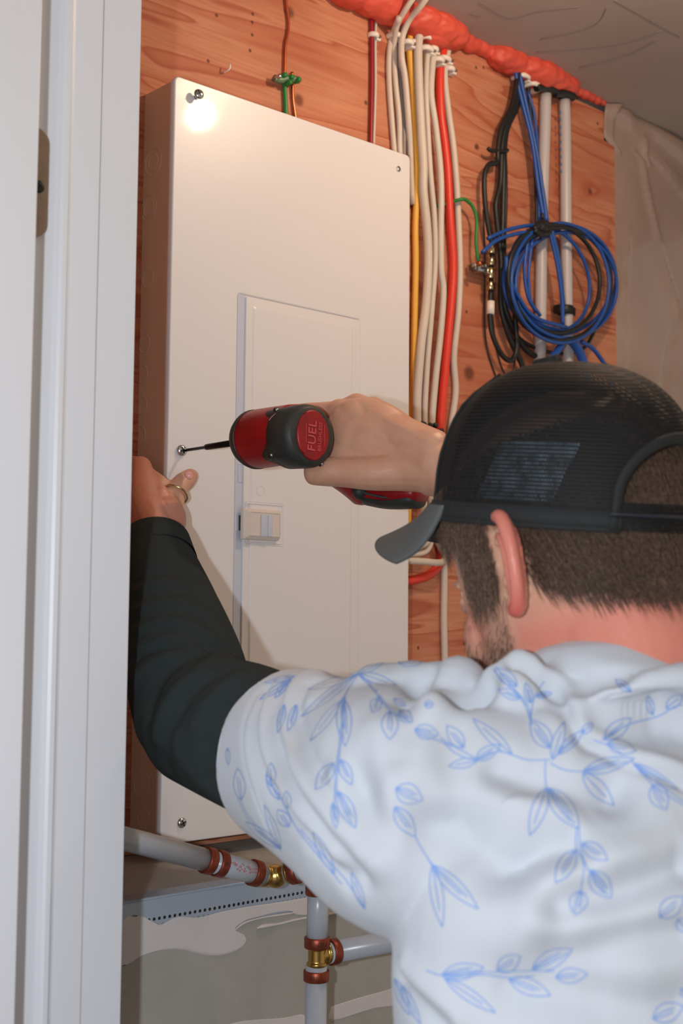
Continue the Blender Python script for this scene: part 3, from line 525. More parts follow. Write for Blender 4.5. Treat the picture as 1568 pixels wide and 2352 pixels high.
pipe(xo(2030), xo(2172)); crimp(xo(2043), dn, .011); crimp(xo(2164), dn, .011)
b = MB(); b.lathe(xo(2172), dn, [(0, .0095), (.002, .0108), (.003, .0092), (.0035, .0092), (.0165, .0092), (.017, .0108), (.019, .0108), (.021, .0095)], 28)
BC = xo(2193); bx = np.array([.92, -.1, .0]); bx /= np.linalg.norm(bx); b.lathe(BC, bx, [(0, .0088), (.010, .0088), (.0115, .0112), (.0135, .0112), (.014, .009), (.03, .009)], 28)
me = remesh(b, .0008, 2); link('brass_tee', me, M['brass'], pipes)
pipe(xo(2217), bot+np.array([0, 0, -.5])); crimp(xo(2240), dn, .011); pipe(BC+bx*.014, BC+bx*.4, .0112); crimp(BC+bx*.0205, bx, .009)
# printed text on the pipes
b = MB(); view = CAM-xo(2310); vh = np.array([view[0], view[1], 0]); vh /= np.linalg.norm(vh)
def curve_text(txt, py, size, mb, off):
    b0 = MB(); textmesh(txt, size, .0001, Matrix.Identity(4), b0); c = xo(py); th0 = math.atan2(vh[1], vh[0])+off
    for k, v in enumerate(b0.v):
        a = th0+v[1]/.0113; R_ = .01135+v[2]; b0.v[k] = (c[0]+R_*math.cos(a), c[1]+R_*math.sin(a), c[2]-v[0])
    mb.add(b0.v, b0.f, False)
curve_text('73\u00b0/ 100PSI', 2312, .0088, b, -.12); b.build('printed_text', M['bluetext'], pipes, flat=True)
b = MB(); nrm = UP*.45-FW*.8; nrm -= ax*(nrm@ax); nrm /= np.linalg.norm(nrm); side = np.cross(ax, nrm)
for k in range(22):
    t = 508+k*3.4; c = pm(t)
    for _ in range(2):
        a = .15+rng.uniform(-.33, .33); n_ = nrm*math.cos(a)+side*math.sin(a); t_ = -nrm*math.sin(a)+side*math.cos(a); o_ = c+n_*.0113; w_ = ax*rng.uniform(.0002, .0006); h_ = t_*rng.uniform(.0004, .0013)
        b.prism([o_-w_-h_, o_+w_-h_, o_+w_+h_, o_-w_+h_], n_*.0002)
b.build('printed_text', M['redtext'], pipes, flat=True)
b = MB()
def stamp(C, ax_, up_, r, a0, txt, sz, mb):
    b0 = MB(); textmesh(txt, sz, .0001, Matrix.Identity(4), b0); ax_ = np.array(ax_)/np.linalg.norm(ax_); e1 = np.array(up_)-ax_*(np.array(up_)@ax_); e1 /= np.linalg.norm(e1); e2 = np.cross(ax_, e1)
    for k, v in enumerate(b0.v): a = a0+v[0]/r; b0.v[k] = tuple(np.array(C)+(r+.0001+v[2])*(e1*math.cos(a)+e2*math.sin(a))-ax_*v[1])
    mb.add(b0.v, b0.f, False)
for a_ in ((xo(2164), dn, vh, .0134, -.45, 'LEG', .0062), (xo(2240), dn, vh, .0134, .3, 'III', .006), (pm(497), ax, nrm, .0134, .2, 'III', .006)): b = MB(); stamp(*a_, b); b.build('ring_stamp', M['darktext'], pipes, flat=True)
# ============================================================= IMPACT DRIVER
q = on(1, 0, 415, 1035); DX, DZ = q[0], q[2]; DX2 = DX+.002
drill = empty('impact_driver', (DX+.05, -.18, DZ-.02), 'scuffed red and black cordless impact driver held in the right hand', 'impact driver')
back = np.array([0, -1., 0]); D = lambda y, dx=0, dz=0: np.array([DX+dx+.002, -y, DZ+dz-.0002*(y*100)])
def dl(mb, prof, n=40, sx=1, sy=1, dz=0): mb.lathe(D(0, 0, dz), back, prof, n, sx=sx, sy=sy)
b = MB(); dl(b, [(.004, .0018), (.045, .0018), (.047, .0034), (.050, .0036), (.110, .0038), (.111, .002)], 12); bit = b.build('driver_bit', M['bit'], drill)
b = MB(); dl(b, [(.107, .0075), (.109, .0095), (.112, .0125), (.117, .0175), (.121, .0205)]); b.build('nose', M['gearcase'], drill)
b = MB(); dl(b, [(.107, .0075), (.1072, .0102), (.110, .0104), (.111, .0098)]); b.build('nose_bumper', M['bit'], drill)
b = MB(); dl(b, [(.1165, .015), (.117, .0185), (.121, .0235), (.126, .0278), (.131, .0305), (.136, .0324), (.139, .0326), (.1395, .031)]); b.build('nose_guard', M['black_plastic'], drill)
b = MB(); dl(b, [(.133, .020), (.134, .0292), (.139, .0316), (.150, .0322), (.175, .0318), (.199, .0312), (.206, .0305), (.207, .02)]); body = b.build('motor_housing', M['red_plastic'], drill)
# rear bumper with scalloped front edge
b = MB(); n = 96; rs = []
for t, rr in ((0, .0312), (0.02, .0330), (.5, .0334), (.8, .0332), (.93, .0318), (1, .0285)):
    ring = []
    for k in range(n):
        a = 2*math.pi*k/n; bump = .5+.5*math.cos(4*(a-math.radians(40))); y0 = .199-.013*bump**3 -.004; y = y0+(.2305-y0)*t; r_ = rr+(.0016*bump**6)*(1 if t < .9 else .2)
        ring.append(D(y)+np.array([r_*math.cos(a), 0, r_*math.sin(a)]))
    rs.append(ring)
b.rings(rs, False); c_r = [D(.2312)+np.array([.0215*math.cos(2*math.pi*k/n), 0, .0255*math.sin(2*math.pi*k/n)]) for k in range(n)]
b.rings([rs[-1], c_r], False); b.add(c_r, [tuple(range(n))]); b.build('rear_cap', M['black_plastic'], drill)
b = MB(); poly = []
for k in range(96):
    a = 2*math.pi*k/96; r_ = .0232
    ca, sa = math.cos(a), math.sin(a); x_, z_ = .0215*ca, .0262*sa
    if abs(sa) > .80: z_ = math.copysign(.0262*abs(sa)**1.0, sa)
    if .72 < abs(sa) < .84: x_ *= .92
    poly.append((x_, z_))
rs = [[D(yy)+np.array([x*s, 0, z*s]) for x, z in poly] for yy, s in ((.230, 1), (.2326, 1), (.2332, .96))]
b.rings(rs, False); b.add(rs[-1], [tuple(range(96))]); badge = b.build('rear_badge', M['red_plastic'], drill)
b = MB(); m4 = frame(D(.2334)+np.array([-.002, 0, -.001]), (.06, 0, 1), (-1, 0, .06)); textmesh('FUEL', .0150, .0005, m4, b)
m4 = frame(D(.2334)+np.array([.0085, 0, -.001]), (.06, 0, 1), (-1, 0, .06)); textmesh('BRUSHLESS', .0062, .0004, m4, b)
for xx in (-.0105, .0145): A = D(.2334)+np.array([xx, 0, -.009]); b.box(tuple(A-np.array([.0002, .0004, 0])), tuple(A+np.array([.0002, .0002, .021])))
b.build('raised_lettering', M['emboss'], badge, flat=True)
for ang, yy in ((128, .198), (218, .198), (38, .215), (308, .221)):
    a = math.radians(ang); rr = .0338; o_ = D(yy)+np.array([rr*math.cos(a), 0, rr*math.sin(a)]); b = MB(); b.lathe(o_, (math.cos(a)*.75, -.8, math.sin(a)*.75), [(-.006, .0036), (.001, .0036), (.0018, .0028), (.0018, .0006)], 14); s_ = b.build('housing_screw', M['zincdark'], drill)
    b = MB(); dd_ = np.array([math.cos(a)*.75, -.8, math.sin(a)*.75]); dd_ /= np.linalg.norm(dd_); b.lathe(o_, dd_, [(.0012, .0022), (.0024, .0020), (.0024, .0004)], 6); b.build('screw_socket', M['zinc'], s_)
tree = bvh(body.data)
b = MB()
for q in (((618, 966), (624, 958), (634, 950)), ((640, 952), (650, 955)), ((622, 1024), (626, 1026), (636, 1044), (664, 1040)), ((612, 1058), (640, 1053), (660, 1050)), ((664, 1057), (670, 1062))):
    P = [cast(tree, *p) for p in q]; P = [h[0]+h[1]*.0001 for h in P if h]
    if len(P) > 1: b = MB(); b.tube(P, .0005 if q[0][0] != 618 else .0012, 6, 4, flat=.5); b.build('scuff_mark', M['scratch'], drill)
# handle and battery
HA = np.array([DX+.022, -.172, DZ-.004]); HB = np.array([DX+.115, -.190, DZ-.048])
b = MB(); b.loft([(HA, .021, .018), (HA+(HB-HA)*.4, .019, .0165), (HA+(HB-HA)*.8, .021, .018), (HB, .023, .021)], 24, 4, (0, 1, 0)); b.build('handle', M['red_plastic'], drill)
b = MB(); b.tube([D(.150, .022, -.006), D(.152, .034, -.012), D(.158, .044, -.020)], [.007, .008, .005], 12, 4); b.build('trigger', M['bit'], drill)
hd = (HB-HA)/np.linalg.norm(HB-HA)
b = MB(); BL = at(822, 1128, 1.42); 
for p0, p1, w in ((at(852, 1138, 1.43), at(960, 1134, 1.40), .0115),):
    b.loft([(p0, w, .017), (p0+(p1-p0)*.5, w*1.15, .022), (p1, w, .021)], 20, 4, (0, 0, 1))
b.build('battery_foot', M['red_plastic'], drill)
b = MB(); b.loft([(at(845, 1145, 1.43), .008, .015), (at(890, 1156, 1.42), .0065, .020), (at(955, 1148, 1.40), .010, .018)], 20, 4, (0, 0, 1)); b.build('battery_base', M['black_plastic'], drill)
b = MB(); b.loft([(at(826, 1122, 1.425), .010, .010), (at(832, 1134, 1.42), .009, .012)], 14, 4, (0, 1, 0)); b.tube([at(826, 1120, 1.405), at(838, 1132, 1.402), at(880, 1142, 1.398), at(905, 1142, 1.396), at(925, 1130, 1.39)], .0014, 8, 4); b.build('battery_latch', M['black_plastic'], drill)
# ============================================================= PERSON
person = empty('person', (-.06, -.66, 0), 'man seen from behind in a black mesh cap and white blue-leaf shirt, driving a screw', 'person')
# head frame
HO = np.array([-.052, -.620, 1.582]); fy, fp, hr = math.radians(88), math.radians(-15), math.radians(-2)
Fh = np.array([math.cos(fy)*math.cos(fp), math.sin(fy)*math.cos(fp), math.sin(fp)]); Lh = np.cross(np.array([0, 0, 1.]), Fh); Lh /= np.linalg.norm(Lh); Uh = np.cross(Fh, Lh)
Lh, Uh = math.cos(hr)*Lh+math.sin(hr)*Uh, -math.sin(hr)*Lh+math.cos(hr)*Uh
H = lambda l, f, u: HO+Lh*l+Fh*f+Uh*u
def loc(V): d = V-HO; return d@Lh, d@Fh, d@Uh
def sgnp(x, p): return math.copysign(abs(x)**p, x)
HS = [(-.128, .062, .030, .014), (-.120, .080, .010, .030), (-.105, .090, -.014, .045), (-.088, .093, -.034, .054), (-.065, .092, -.055, .061), (-.04, .091, -.075, .067), (-.015, .090, -.088, .071), (.01, .089, -.094, .074), (.035, .090, -.098, .076), (.06, .092, -.100, .077), (.085, .087, -.096, .075), (.11, .072, -.084, .066), (.128, .050, -.062, .050), (.139, .02, -.03, .026)]
def head_rings(inf=0, zoff=0):
    rs = []
    us = spline1([h[0] for h in HS], 3); f1 = spline1([h[1] for h in HS], 3); f0 = spline1([h[2] for h in HS], 3); w = spline1([h[3] for h in HS], 3)
    for u, a, c, ww in zip(us, f1, f0, w):
        ring = []
        for t in np.linspace(0, 2*math.pi, 48, endpoint=False):
            ct, st = math.cos(t), math.sin(t); m, hh = (a+c)/2, (a-c)/2+inf
            ring.append(H((ww+inf)*sgnp(st, .84), m+hh*sgnp(ct, .9)-(.006*(abs(st)**3) if ct > 0 else 0), u+zoff))
        rs.append(ring)
    return rs
B = MB(); B.rings(head_rings())
# features: brow, nose, lips, chin, cheek bones, jaw angle
B.loft([(H(.03, .082, .028), .006, .007), (H(0, .090, .030), .006, .006), (H(-.03, .082, .028), .006, .007)], 12, 3, Uh)
B.loft([(H(0, .090, .026), .006, .007), (H(0, .099, -.004), .007, .007), (H(0, .106, -.018), .009, .008), (H(0, .098, -.026), .008, .008)], 14, 3, Fh)
for s in (1, -1):
    B.loft([(H(s*.045, .074, .014), .003, .004), (H(s*.031, .0855, .0185), .004, .006), (H(s*.017, .086, .014), .003, .004)], 12, 3, Uh); B.loft([(H(s*.045, .074, .002), .003, .004), (H(s*.031, .0835, -.0035), .0035, .006), (H(s*.017, .085, .002), .003, .004)], 12, 3, Uh)
    B.ball(H(s*.011, .098, -.022), (.007, .007, .006)); B.ball(H(s*.041, .062, -.030), (.018, .018, .030)); B.ball(H(s*.052, .008, -.062), (.014, .016, .02))
B.loft([(H(.024, .085, -.052), .003, .004), (H(0, .097, -.049), .0045, .005), (H(-.024, .085, -.052), .003, .004)], 12, 3, Uh); B.loft([(H(.021, .084, -.058), .003, .004), (H(0, .096, -.060), .005, .006), (H(-.021, .084, -.058), .003, .004)], 12, 3, Uh)
B.ball(H(0, .082, -.098), (.020, .016, .016))
# neck
NB = np.array([-.070, -.672, 1.455])
B.loft([(NB+np.array([0, .01, -.05]), .085, .075), (NB, .068, .066), (H(0, -.040, -.085), .062, .060), (H(0, -.030, -.03), .058, .060)], 32, 4, (1, 0, 0))
B.loft([(H(0, .0, -.075), .046, .03), (H(0, .05, -.108), .034, .022), (H(0, .07, -.118), .018, .012)], 20, 3, Lh)
# ears
for s in (1, -1):
    def E(bk, u, o=0): return H(s*(.0735+bk*.56+o*.85), -.002-bk*.84+o*.5, u*.96+.005+.10*bk)
    hx = [(-.008, .006), (-.017, .016), (-.016, .029), (-.002, .038), (.020, .035), (.0285, .026), (.032, .012), (.031, -.003), (.027, -.017), (.020, -.028), (.012, -.034), (.005, -.031), (.003, -.024)]
    B.tube([E(*p, .0035) for p in hx], [.0036, .0046, .0054, .0058, .0058, .0056, .0054, .0052, .0052, .0056, .0062, .0058, .0044], 12, 5)
    B.tube([E(*p, .0045) for p in ((.000, .020), (.011, .024), (.0185, .012), (.0185, -.004), (.013, -.017), (.006, -.021))], [.002, .0030, .0036, .0038, .0036, .003], 10, 4)
    pl = [E(*p, -.002) for p in hx[:-1]]; nn = (Lh*s*.8+Fh*.6)*.0035; B.prism([p-nn*.9 for p in pl], nn*1.2)
    B.ball(E(-.002, -.008, .001), (.0042, .0042, .0055)); B.ball(E(.003, -.012, -.006), (.007, .007, .02)); B.ball(E(.010, -.030, 0), .0062)
    B.loft([(E(.004, .018, -.010), .016, .006), (E(.006, .0, -.010), .020, .008), (E(.004, -.02, -.009), .012, .006)], 12, 3, Fh)
# torso
B.loft([((-.06, -.655, .90), .150, .098), ((-.06, -.655, 1.05), .145, .096), ((-.062, -.655, 1.2), .150, .094), ((-.065, -.655, 1.32), .150, .092), ((-.068, -.658, 1.40), .130, .080), ((-.07, -.668, 1.455), .085, .066)], 36, 4, (1, 0, 0))
# left arm
SL = np.array([-.205, -.605, 1.425]); EL = at(452, 1640, 1.17); WL = at(352, 1255, 1.375)
HEM = at(672, 1738, 1.052); SR = np.array([.075, -.665, 1.425]); ER = np.array([.272, -.470, 1.555]); WR = at(1005, 1068, 1.345)
def limb(A, m, C, r): B.loft([(A, r[0], r[0]), (A+(C-A)*.4+m, r[1], r[1]), (C, r[2], r[2])], 24, 5)
B.loft([(np.array([-.08, -.665, 1.43]), .055, .055), (SL, .055, .053), ((SL+HEM)/2, .050, .049), (HEM, .046, .046), (EL, .043, .043)], 24, 4); B.loft([(EL, .043, .043), (EL+(WL-EL)*.3, .046, .044), (EL+(WL-EL)*.7, .036, .034), (WL, .031, .025)], 24, 4, (1, 0, 0))
B.loft([(np.array([-.06, -.665, 1.43]), .055, .055), (SR, .06, .058), (SR+(ER-SR)*.5, .052, .05), (ER, .042, .042)], 24, 4); B.loft([(ER, .042, .042), (ER+(WR-ER)*.35, .045, .043), (ER+(WR-ER)*.75, .033, .031), (WR, .0285, .025)], 24, 4, (0, 0, 1))
def finger(pts, r): B.loft([(p, q, q) for p, q in zip(pts, r)], 16, 4, (.3, .2, 1))
# left hand on the panel edge
K1 = on(0, -.027, 322, 1072); row = np.array([-.004, .004, -.0215]); KL = [K1+row*i for i in range(4)]
for i, k in enumerate(KL):
    finger([WL+(k-WL)*.02+row*(i-1.5)*.35, WL+(k-WL)*.5+np.array([-.006, -.004, 0]), k], [.021, .019, .0135-.001*i])
    L_ = (.042, .045, .042, .034)[i]; d1 = np.array([-.05, .98, .16-.1*i]); d1 /= np.linalg.norm(d1); p1 = k+d1*L_*.8; p2 = p1+np.array([.18, .9, -.35])*L_*.45
    p1[0] = min(p1[0], -.012); p2[0] = -.0095; p3 = p2+np.array([.0, .25, -.9])*L_*.3; p3[0] = -.0085
    for p_ in (p1, p2, p3): p_[1] = min(p_[1], .057)
    finger([k, p1, p2, p3], [.0120, .0100, .0088, .0078])
TC, TM, TI, TT = WL+np.array([.006, .006, .012]), at(388, 1165, 1.462), on(1, -.019, 411, 1118), on(1, -.0125, 438, 1092)
finger([WL+np.array([.004, -.002, .0]), TC+(TM-TC)*.5+np.array([.004, -.004, 0]), TM, TI, TI+(TT-TI)*.55, TT], [.022, .021, .0165, .0118, .0112, .0088])
B.loft([(K1+np.array([-.002, -.006, -.018]), .016, .012), (TM+np.array([-.012, .006, .008]), .018, .014), (TM+np.array([-.006, 0, -.02]), .018, .016)], 16, 3)
B.loft([(K1+np.array([.002, -.004, -.008]), .011, .009), ((K1+TI)/2+np.array([-.004, -.004, -.010]), .012, .009), (TI+np.array([-.006, .004, -.010]), .011, .009)], 16, 3)
# right hand on the driver grip
KR_ = [at(775, 946, 1.418), at(815, 930, 1.425), at(854, 936, 1.43), at(893, 960, 1.425)]
for i, k in enumerate(KR_):
    st = WR+(k-WR)*.04+np.array([.0, 0, .012-.009*i])
    finger([st, st+(k-st)*.5+UP*.003-FW*.004, k], [.023, .020, .0150-.001*i])
    hx_ = HA+hd*(.012+.022*i)*1.0; c = hx_
    if i == 0: pp = [k, np.array([DX+.045, -.135, DZ+.03]), np.array([DX+.045, -.12, DZ+.002]), np.array([DX+.04, -.132, DZ-.018])]
    else: pp = [k, c+np.array([.004, .034, .032]), c+np.array([.002, .036, .008]), c+np.array([0, .024, .002])]
    finger(pp, [.0122, .0108, .0096, .0085])
# back of the hand mass and thumb
B.loft([(WR, .026, .026), (at(930, 1045, 1.372), .036, .026), (at(860, 1015, 1.384), .044, .026), (at(805, 998, 1.392), .040, .022), (at(782, 1000, 1.398), .030, .018)], 24, 4, UP)
finger([WR-UP*.006, at(930, 1080, 1.362), at(855, 1086, 1.366), at(790, 1084, 1.375), at(750, 1084, 1.378), at(718, 1086, 1.382)], [.024, .0225, .0190, .0165, .0155, .0135])
B.loft([(at(850, 1060, 1.378), .020, .018), (at(790, 1050, 1.388), .022, .016), (at(776, 1040, 1.395), .02, .014)], 16, 3, UP)
bme = remesh(B, .0018, 4, .5)
V = getv(bme); N_ = getn(bme)
# fine anatomy: knuckle creases on thumb, wrist tendons
def dist_poly(V, P, sub=6):
    Q = spline(P, sub); d = np.full(len(V), 9.); lo, hi = Q.min(0)-.06, Q.max(0)+.06; m = np.all((V > lo) & (V < hi), axis=1); idx = np.where(m)[0]
    if len(idx): 
        W_ = V[idx]; best = np.full(len(idx), 9.)
        for a, c in zip(Q[:-1], Q[1:]):
            ab = c-a; t = np.clip(((W_-a)@ab)/(ab@ab+1e-12), 0, 1); best = np.minimum(best, np.linalg.norm(W_-(a+t[:, None]*ab), axis=1))
        d[idx] = best
    return d
tr = bvh(bme)
def folds(V, N_, tree, strokes, depth_limit=None):
    D_ = np.zeros(len(V))
    for pts, w, a in strokes:
        P = [cast(tree, *p) for p in pts]; P = [h[0] for h in P if h is not None]
        if len(P) < 2: continue
        P = np.array(P); keep = [P[0]]
        for p in P[1:]:
            if np.linalg.norm(p-keep[-1]) < .12: keep.append(p)
        if len(keep) < 2: continue
        d = dist_poly(V, keep); D_ += a*np.exp(-(d/w)**2)
    return V+N_*D_[:, None]
V = folds(V, N_, tr, [(((780, 935), (800, 960)), .004, -.0010), (((826, 925), (836, 945)), .004, -.001), (((905, 1010), (850, 985), (800, 975)), .006, .0012), (((940, 990), (880, 958)), .006, .0015), (((820, 990), (800, 1020)), .006, -.0008), (((395, 1128), (408, 1140)), .002, -.0006), (((340, 1140), (370, 1150)), .003, -.0006), (((372, 1225), (395, 1235)), .004, -.0012)])
setv(bme, V)
def skin_mat():
    m = mat('skin_tone', (212, 164, 138), .42, sss=.12, bump=.25, bscale=420, spec=.4); nt, N, L = nodes(m); bs = N['Principled BSDF']
    at_ = N.new('ShaderNodeAttribute'); at_.attribute_name = 'flush'
    tc = N.new('ShaderNodeTexCoord'); n = N.new('ShaderNodeTexNoise'); n.inputs['Scale'].default_value = 55; n.inputs['Detail'].default_value = 5; L.new(tc.outputs['Object'], n.inputs[0])
    r = N.new('ShaderNodeMapRange'); r.inputs[1].default_value = .4; r.inputs[2].default_value = .7; r.inputs[4].default_value = .35; L.new(n.outputs[0], r.inputs[0])
    a = N.new('ShaderNodeMixRGB'); a.inputs[1].default_value = lin((206, 160, 136)); a.inputs[2].default_value = lin((198, 134, 112)); L.new(r.outputs[0], a.inputs[0])
    c = N.new('ShaderNodeMixRGB'); c.inputs[2].default_value = lin((196, 100, 92)); L.new(at_.outputs['Fac'], c.inputs[0]); L.new(a.outputs[0], c.inputs[1])
    at2 = N.new('ShaderNodeAttribute'); at2.attribute_name = 'stubble'
    e = N.new('ShaderNodeMixRGB'); e.inputs[2].default_value = lin((112, 82, 68)); L.new(at2.outputs['Fac'], e.inputs[0]); L.new(c.outputs[0], e.inputs[1]); L.new(e.outputs[0], bs.inputs['Base Color']); return m
M['skin'] = skin_mat()
l_, f_, u_ = loc(V); hd_m = (V[:, 2] > 1.42) & (np.linalg.norm(V-HO, axis=1) < .22)
al = np.abs(l_)
def sst(x, a, b): t = np.clip((x-a)/(b-a), 0, 1); return t*t*(3-2*t)
flush = np.zeros(len(V))
neck = sst(-u_, .01, .05)*sst(-f_, -.03, .0)*hd_m; ear = sst(al, .080, .088)*hd_m*(f_ < .0)*(u_ > -.045)
cheek = hd_m*np.exp(-(((f_-.055)/.02)**2+((u_+.02)/.025)**2))*.5*(al > .03)
flush = np.clip(neck*.62+ear*.74+cheek, 0, 1)
for c, r, s in ((K1, .02, .35), (KR_[0], .014, .35), (KR_[1], .014, .3), (KR_[2], .014, .3), (TT, .012, .5), (at(380, 1060, 1.5), .03, .1)): flush = np.maximum(flush, s*np.exp(-(np.linalg.norm(V-c, axis=1)/r)**2))
lh = (V[:, 2] > 1.58)*(V[:, 0] < -.02)*(V[:, 1] > -.14); flush = np.maximum(flush, .38*lh)
a = bme.attributes.new('flush', 'FLOAT', 'POINT'); a.data.foreach_set('value', flush)
def beardline(f): return -.028-.0*f
beard = hd_m*sst(f_, .010, .024)*sst(-u_, -.010, .060)*(u_ > -.15)*(1-sst(f_, .062, .080)*sst(u_, -.055, -.03)*1.0)*(1-np.exp(-(((f_-.055)/.022)**2+((u_+.025)/.022)**2)))
side = hd_m*sst(f_, .006, .014)*(1-sst(f_, .040, .050))*sst(u_, -.014, .006)
back = hd_m*(1-sst(f_, -.030, -.018))*sst(u_, -.012-.030*np.clip(-f_-.02, 0, .07)/.07, -.002-.030*np.clip(-f_-.02, 0, .07)/.07)
top_ = hd_m*sst(u_, .040, .055)*(f_ < .07)
hairm = np.clip(np.maximum.reduce([side, back, top_]), 0, 1)*(1-sst(al, .080, .084))
a = bme.attributes.new('stubble', 'FLOAT', 'POINT'); a.data.foreach_set('value', np.clip(beard*.68+hairm*.95, 0, 1))
body = link('body', bme, M['skin'], person)
# thumb nail
tb = bvh(bme); nv = (TT-TI)/np.linalg.norm(TT-TI)
hN = cast(tb, 436, 1090)
if hN:
    c0, n0 = hN; t0 = nv-n0*(nv@n0); t0 /= np.linalg.norm(t0); s0_ = np.cross(n0, t0); b = MB(); rs = []
    for rr, hgt in ((1, -.0003), (.95, .0006), (.5, .0012), (.05, .0014)): rs.append([c0-t0*.001+t0*.0072*rr*math.cos(a_)+s0_*.0052*rr*math.sin(a_)+n0*hgt-n0*.0012*(math.sin(a_)**2)*rr*rr for a_ in np.linspace(0, 2*math.pi, 24, endpoint=False)])
    b.rings(rs); b.build('thumb_nail', mat('nail_plate', (214, 160, 160), .25), person)
b = MB(); cR = TM+(TI-TM)*.62; dR = TI-TM; dR /= np.linalg.norm(dR); r1 = np.cross(dR, (0, 0, 1)); r1 /= np.linalg.norm(r1); r2 = np.cross(dR, r1)
b.tube([cR+.0146*(math.cos(a_)*r1+math.sin(a_)*r2) for a_ in np.linspace(0, 2*math.pi, 33)], .0014, 10, 1, caps=False); b.build('thumb_ring', M['gold'], person)
# ---------------------------------------------------------- hair and beard strands
def strands(name, weight, n, length, dirf, m, width=.00026):
    idx = rng.choice(len(V), size=n, p=weight/weight.sum()); vs, fs = [], []
    for k in idx:
        p = V[k]+rng.uniform(-.0013, .0013, 3); nn = N_[k]; d = dirf(p, nn)+rng.normal(0, .09, 3); d -= nn*(nn@d)*.85; d /= np.linalg.norm(d)+1e-9
        L_ = length*rng.uniform(.55, 1.15); s = np.cross(nn, d); s /= np.linalg.norm(s)+1e-9; s *= width; b0 = len(vs)
        for t, w_, h_ in ((0, 1, -.0005), (.35, .9, .0022), (.7, .6, .0030), (1, .12, .0026)):
            c = p+d*L_*t+nn*(h_*L_/.012+.0003); vs += [c-s*w_, c+s*w_, c+nn*width*1.2*w_]
        for q in range(3):
            a0 = b0+q*3
            for (i, j) in ((0, 1), (1, 2), (2, 0)): fs.append((a0+i, a0+j, a0+3+j, a0+3+i))
    mb = MB(); mb.add(vs, fs, True); return mb.build(name, m, person, norm=False)
N2 = getn(bme); N_ = N2
dn_ = -Uh
def hdir(p, nn):
    l, f, u = (p-HO)@Lh, (p-HO)@Fh, (p-HO)@Uh
    return dn_*1.0-Fh*(.35 if f < 0 else -.05)
hw = hairm*((u_ < .10))*(al < .090); 
ho = strands('hair', hw+1e-12, 22000, .024, hdir, M['hair']); ho['label'] = 'short brown hair below the cap'
def hair_var(m):
    nt, N, L = nodes(m); bs = N['Principled BSDF']; tc = N.new('ShaderNodeTexCoord'); n = N.new('ShaderNodeTexNoise'); n.inputs['Scale'].default_value = 420; L.new(tc.outputs['Object'], n.inputs[0])
    r = N.new('ShaderNodeValToRGB'); r.color_ramp.elements[0].position = .35; r.color_ramp.elements[0].color = lin((70, 54, 44)); r.color_ramp.elements[1].position = .7; r.color_ramp.elements[1].color = lin((118, 92, 76)); L.new(n.outputs[0], r.inputs[0]); L.new(r.outputs[0], bs.inputs['Base Color'])
hair_var(M['hair'])
bo = strands('beard', beard+1e-12, 14000, .0060, lambda p, nn: dn_+Fh*.25, M['hair'], .0002); bo['label'] = 'short brown beard along the jaw'
for s in (1, -1):
    ec = H(s*.031, .0715, .008); b = MB(); b.ball(ec, .0125, 20, 14); ey = b.build('eye', mat('eye_white', (226, 222, 218), .15), person)
    b = MB(); b.lathe(ec+Fh*.0114, Fh, [(0, .0052), (.0012, .0048), (.0018, .0024)], 20); b.build('iris', mat('brown_iris', (60, 44, 34), .1), ey)
# ---------------------------------------------------------- cap
cap = empty('cap', H(0, 0, .06)); setp(cap, person)
tp = math.radians(-21); Uc = math.cos(tp)*Uh-math.sin(tp)*Fh*1.0; Fc = math.cos(tp)*Fh+math.sin(tp)*Uh
Uc = math.cos(tp)*Uh+math.sin(tp)*Fh; Fc = math.cos(tp)*Fh-math.sin(tp)*Uh
tp2 = math.radians(-2); 
CO = H(0, -.004, .040)
CAPA, CAPB, CAPH = .1085, .0885, .126
def K_(phi, t, inf=0):
    # phi 0 = front, + = left ; t 0 rim .. 1 top
    s = max(0.0, 1-t**3.0)**(1/2.15); f = (CAPA*(1.03 if math.cos(phi) > 0 else 1.0)+inf)*math.cos(phi)*s; l = (CAPB+inf)*math.sin(phi)*s
    return CO+Lh*l+Fc*f+Uc*((CAPH+inf)*t+.006*math.cos(phi)*(1-t)*0)
def in_open(phi, t):
    d = abs(((phi-math.pi+math.pi) % (2*math.pi))-math.pi)
    return d < .62 and .17 < t < .17+.36*math.sqrt(max(0, 1-(d/.62)**2))
npz, nt_ = 128, 44; ts = [1-(1-i/nt_)**1.0 for i in range(nt_+1)]
vs = [K_(2*math.pi*j/npz, min(ts[i], .9999)) for i in range(nt_+1) for j in range(npz)]; fs = []; uvs = []
for i in range(nt_):
    for j in range(npz):
        ph = 2*math.pi*(j+.5)/npz; tm = (ts[i]+ts[i+1])/2
        if in_open(ph, tm): continue
        k = (j+1) % npz; fs.append((i*npz+j, i*npz+k, (i+1)*npz+k, (i+1)*npz+j)); uvs.append([(j/npz, ts[i]), ((j+1)/npz, ts[i]), ((j+1)/npz, ts[i+1]), (j/npz, ts[i+1])])
b = MB(); b.add(vs, fs, True); crown = b.build('crown', M['black'], cap, norm=False)
uvl = crown.data.uv_layers.new(name='UVMap'); uvl.data.foreach_set('uv', [c for q in uvs for p in q for c in p])
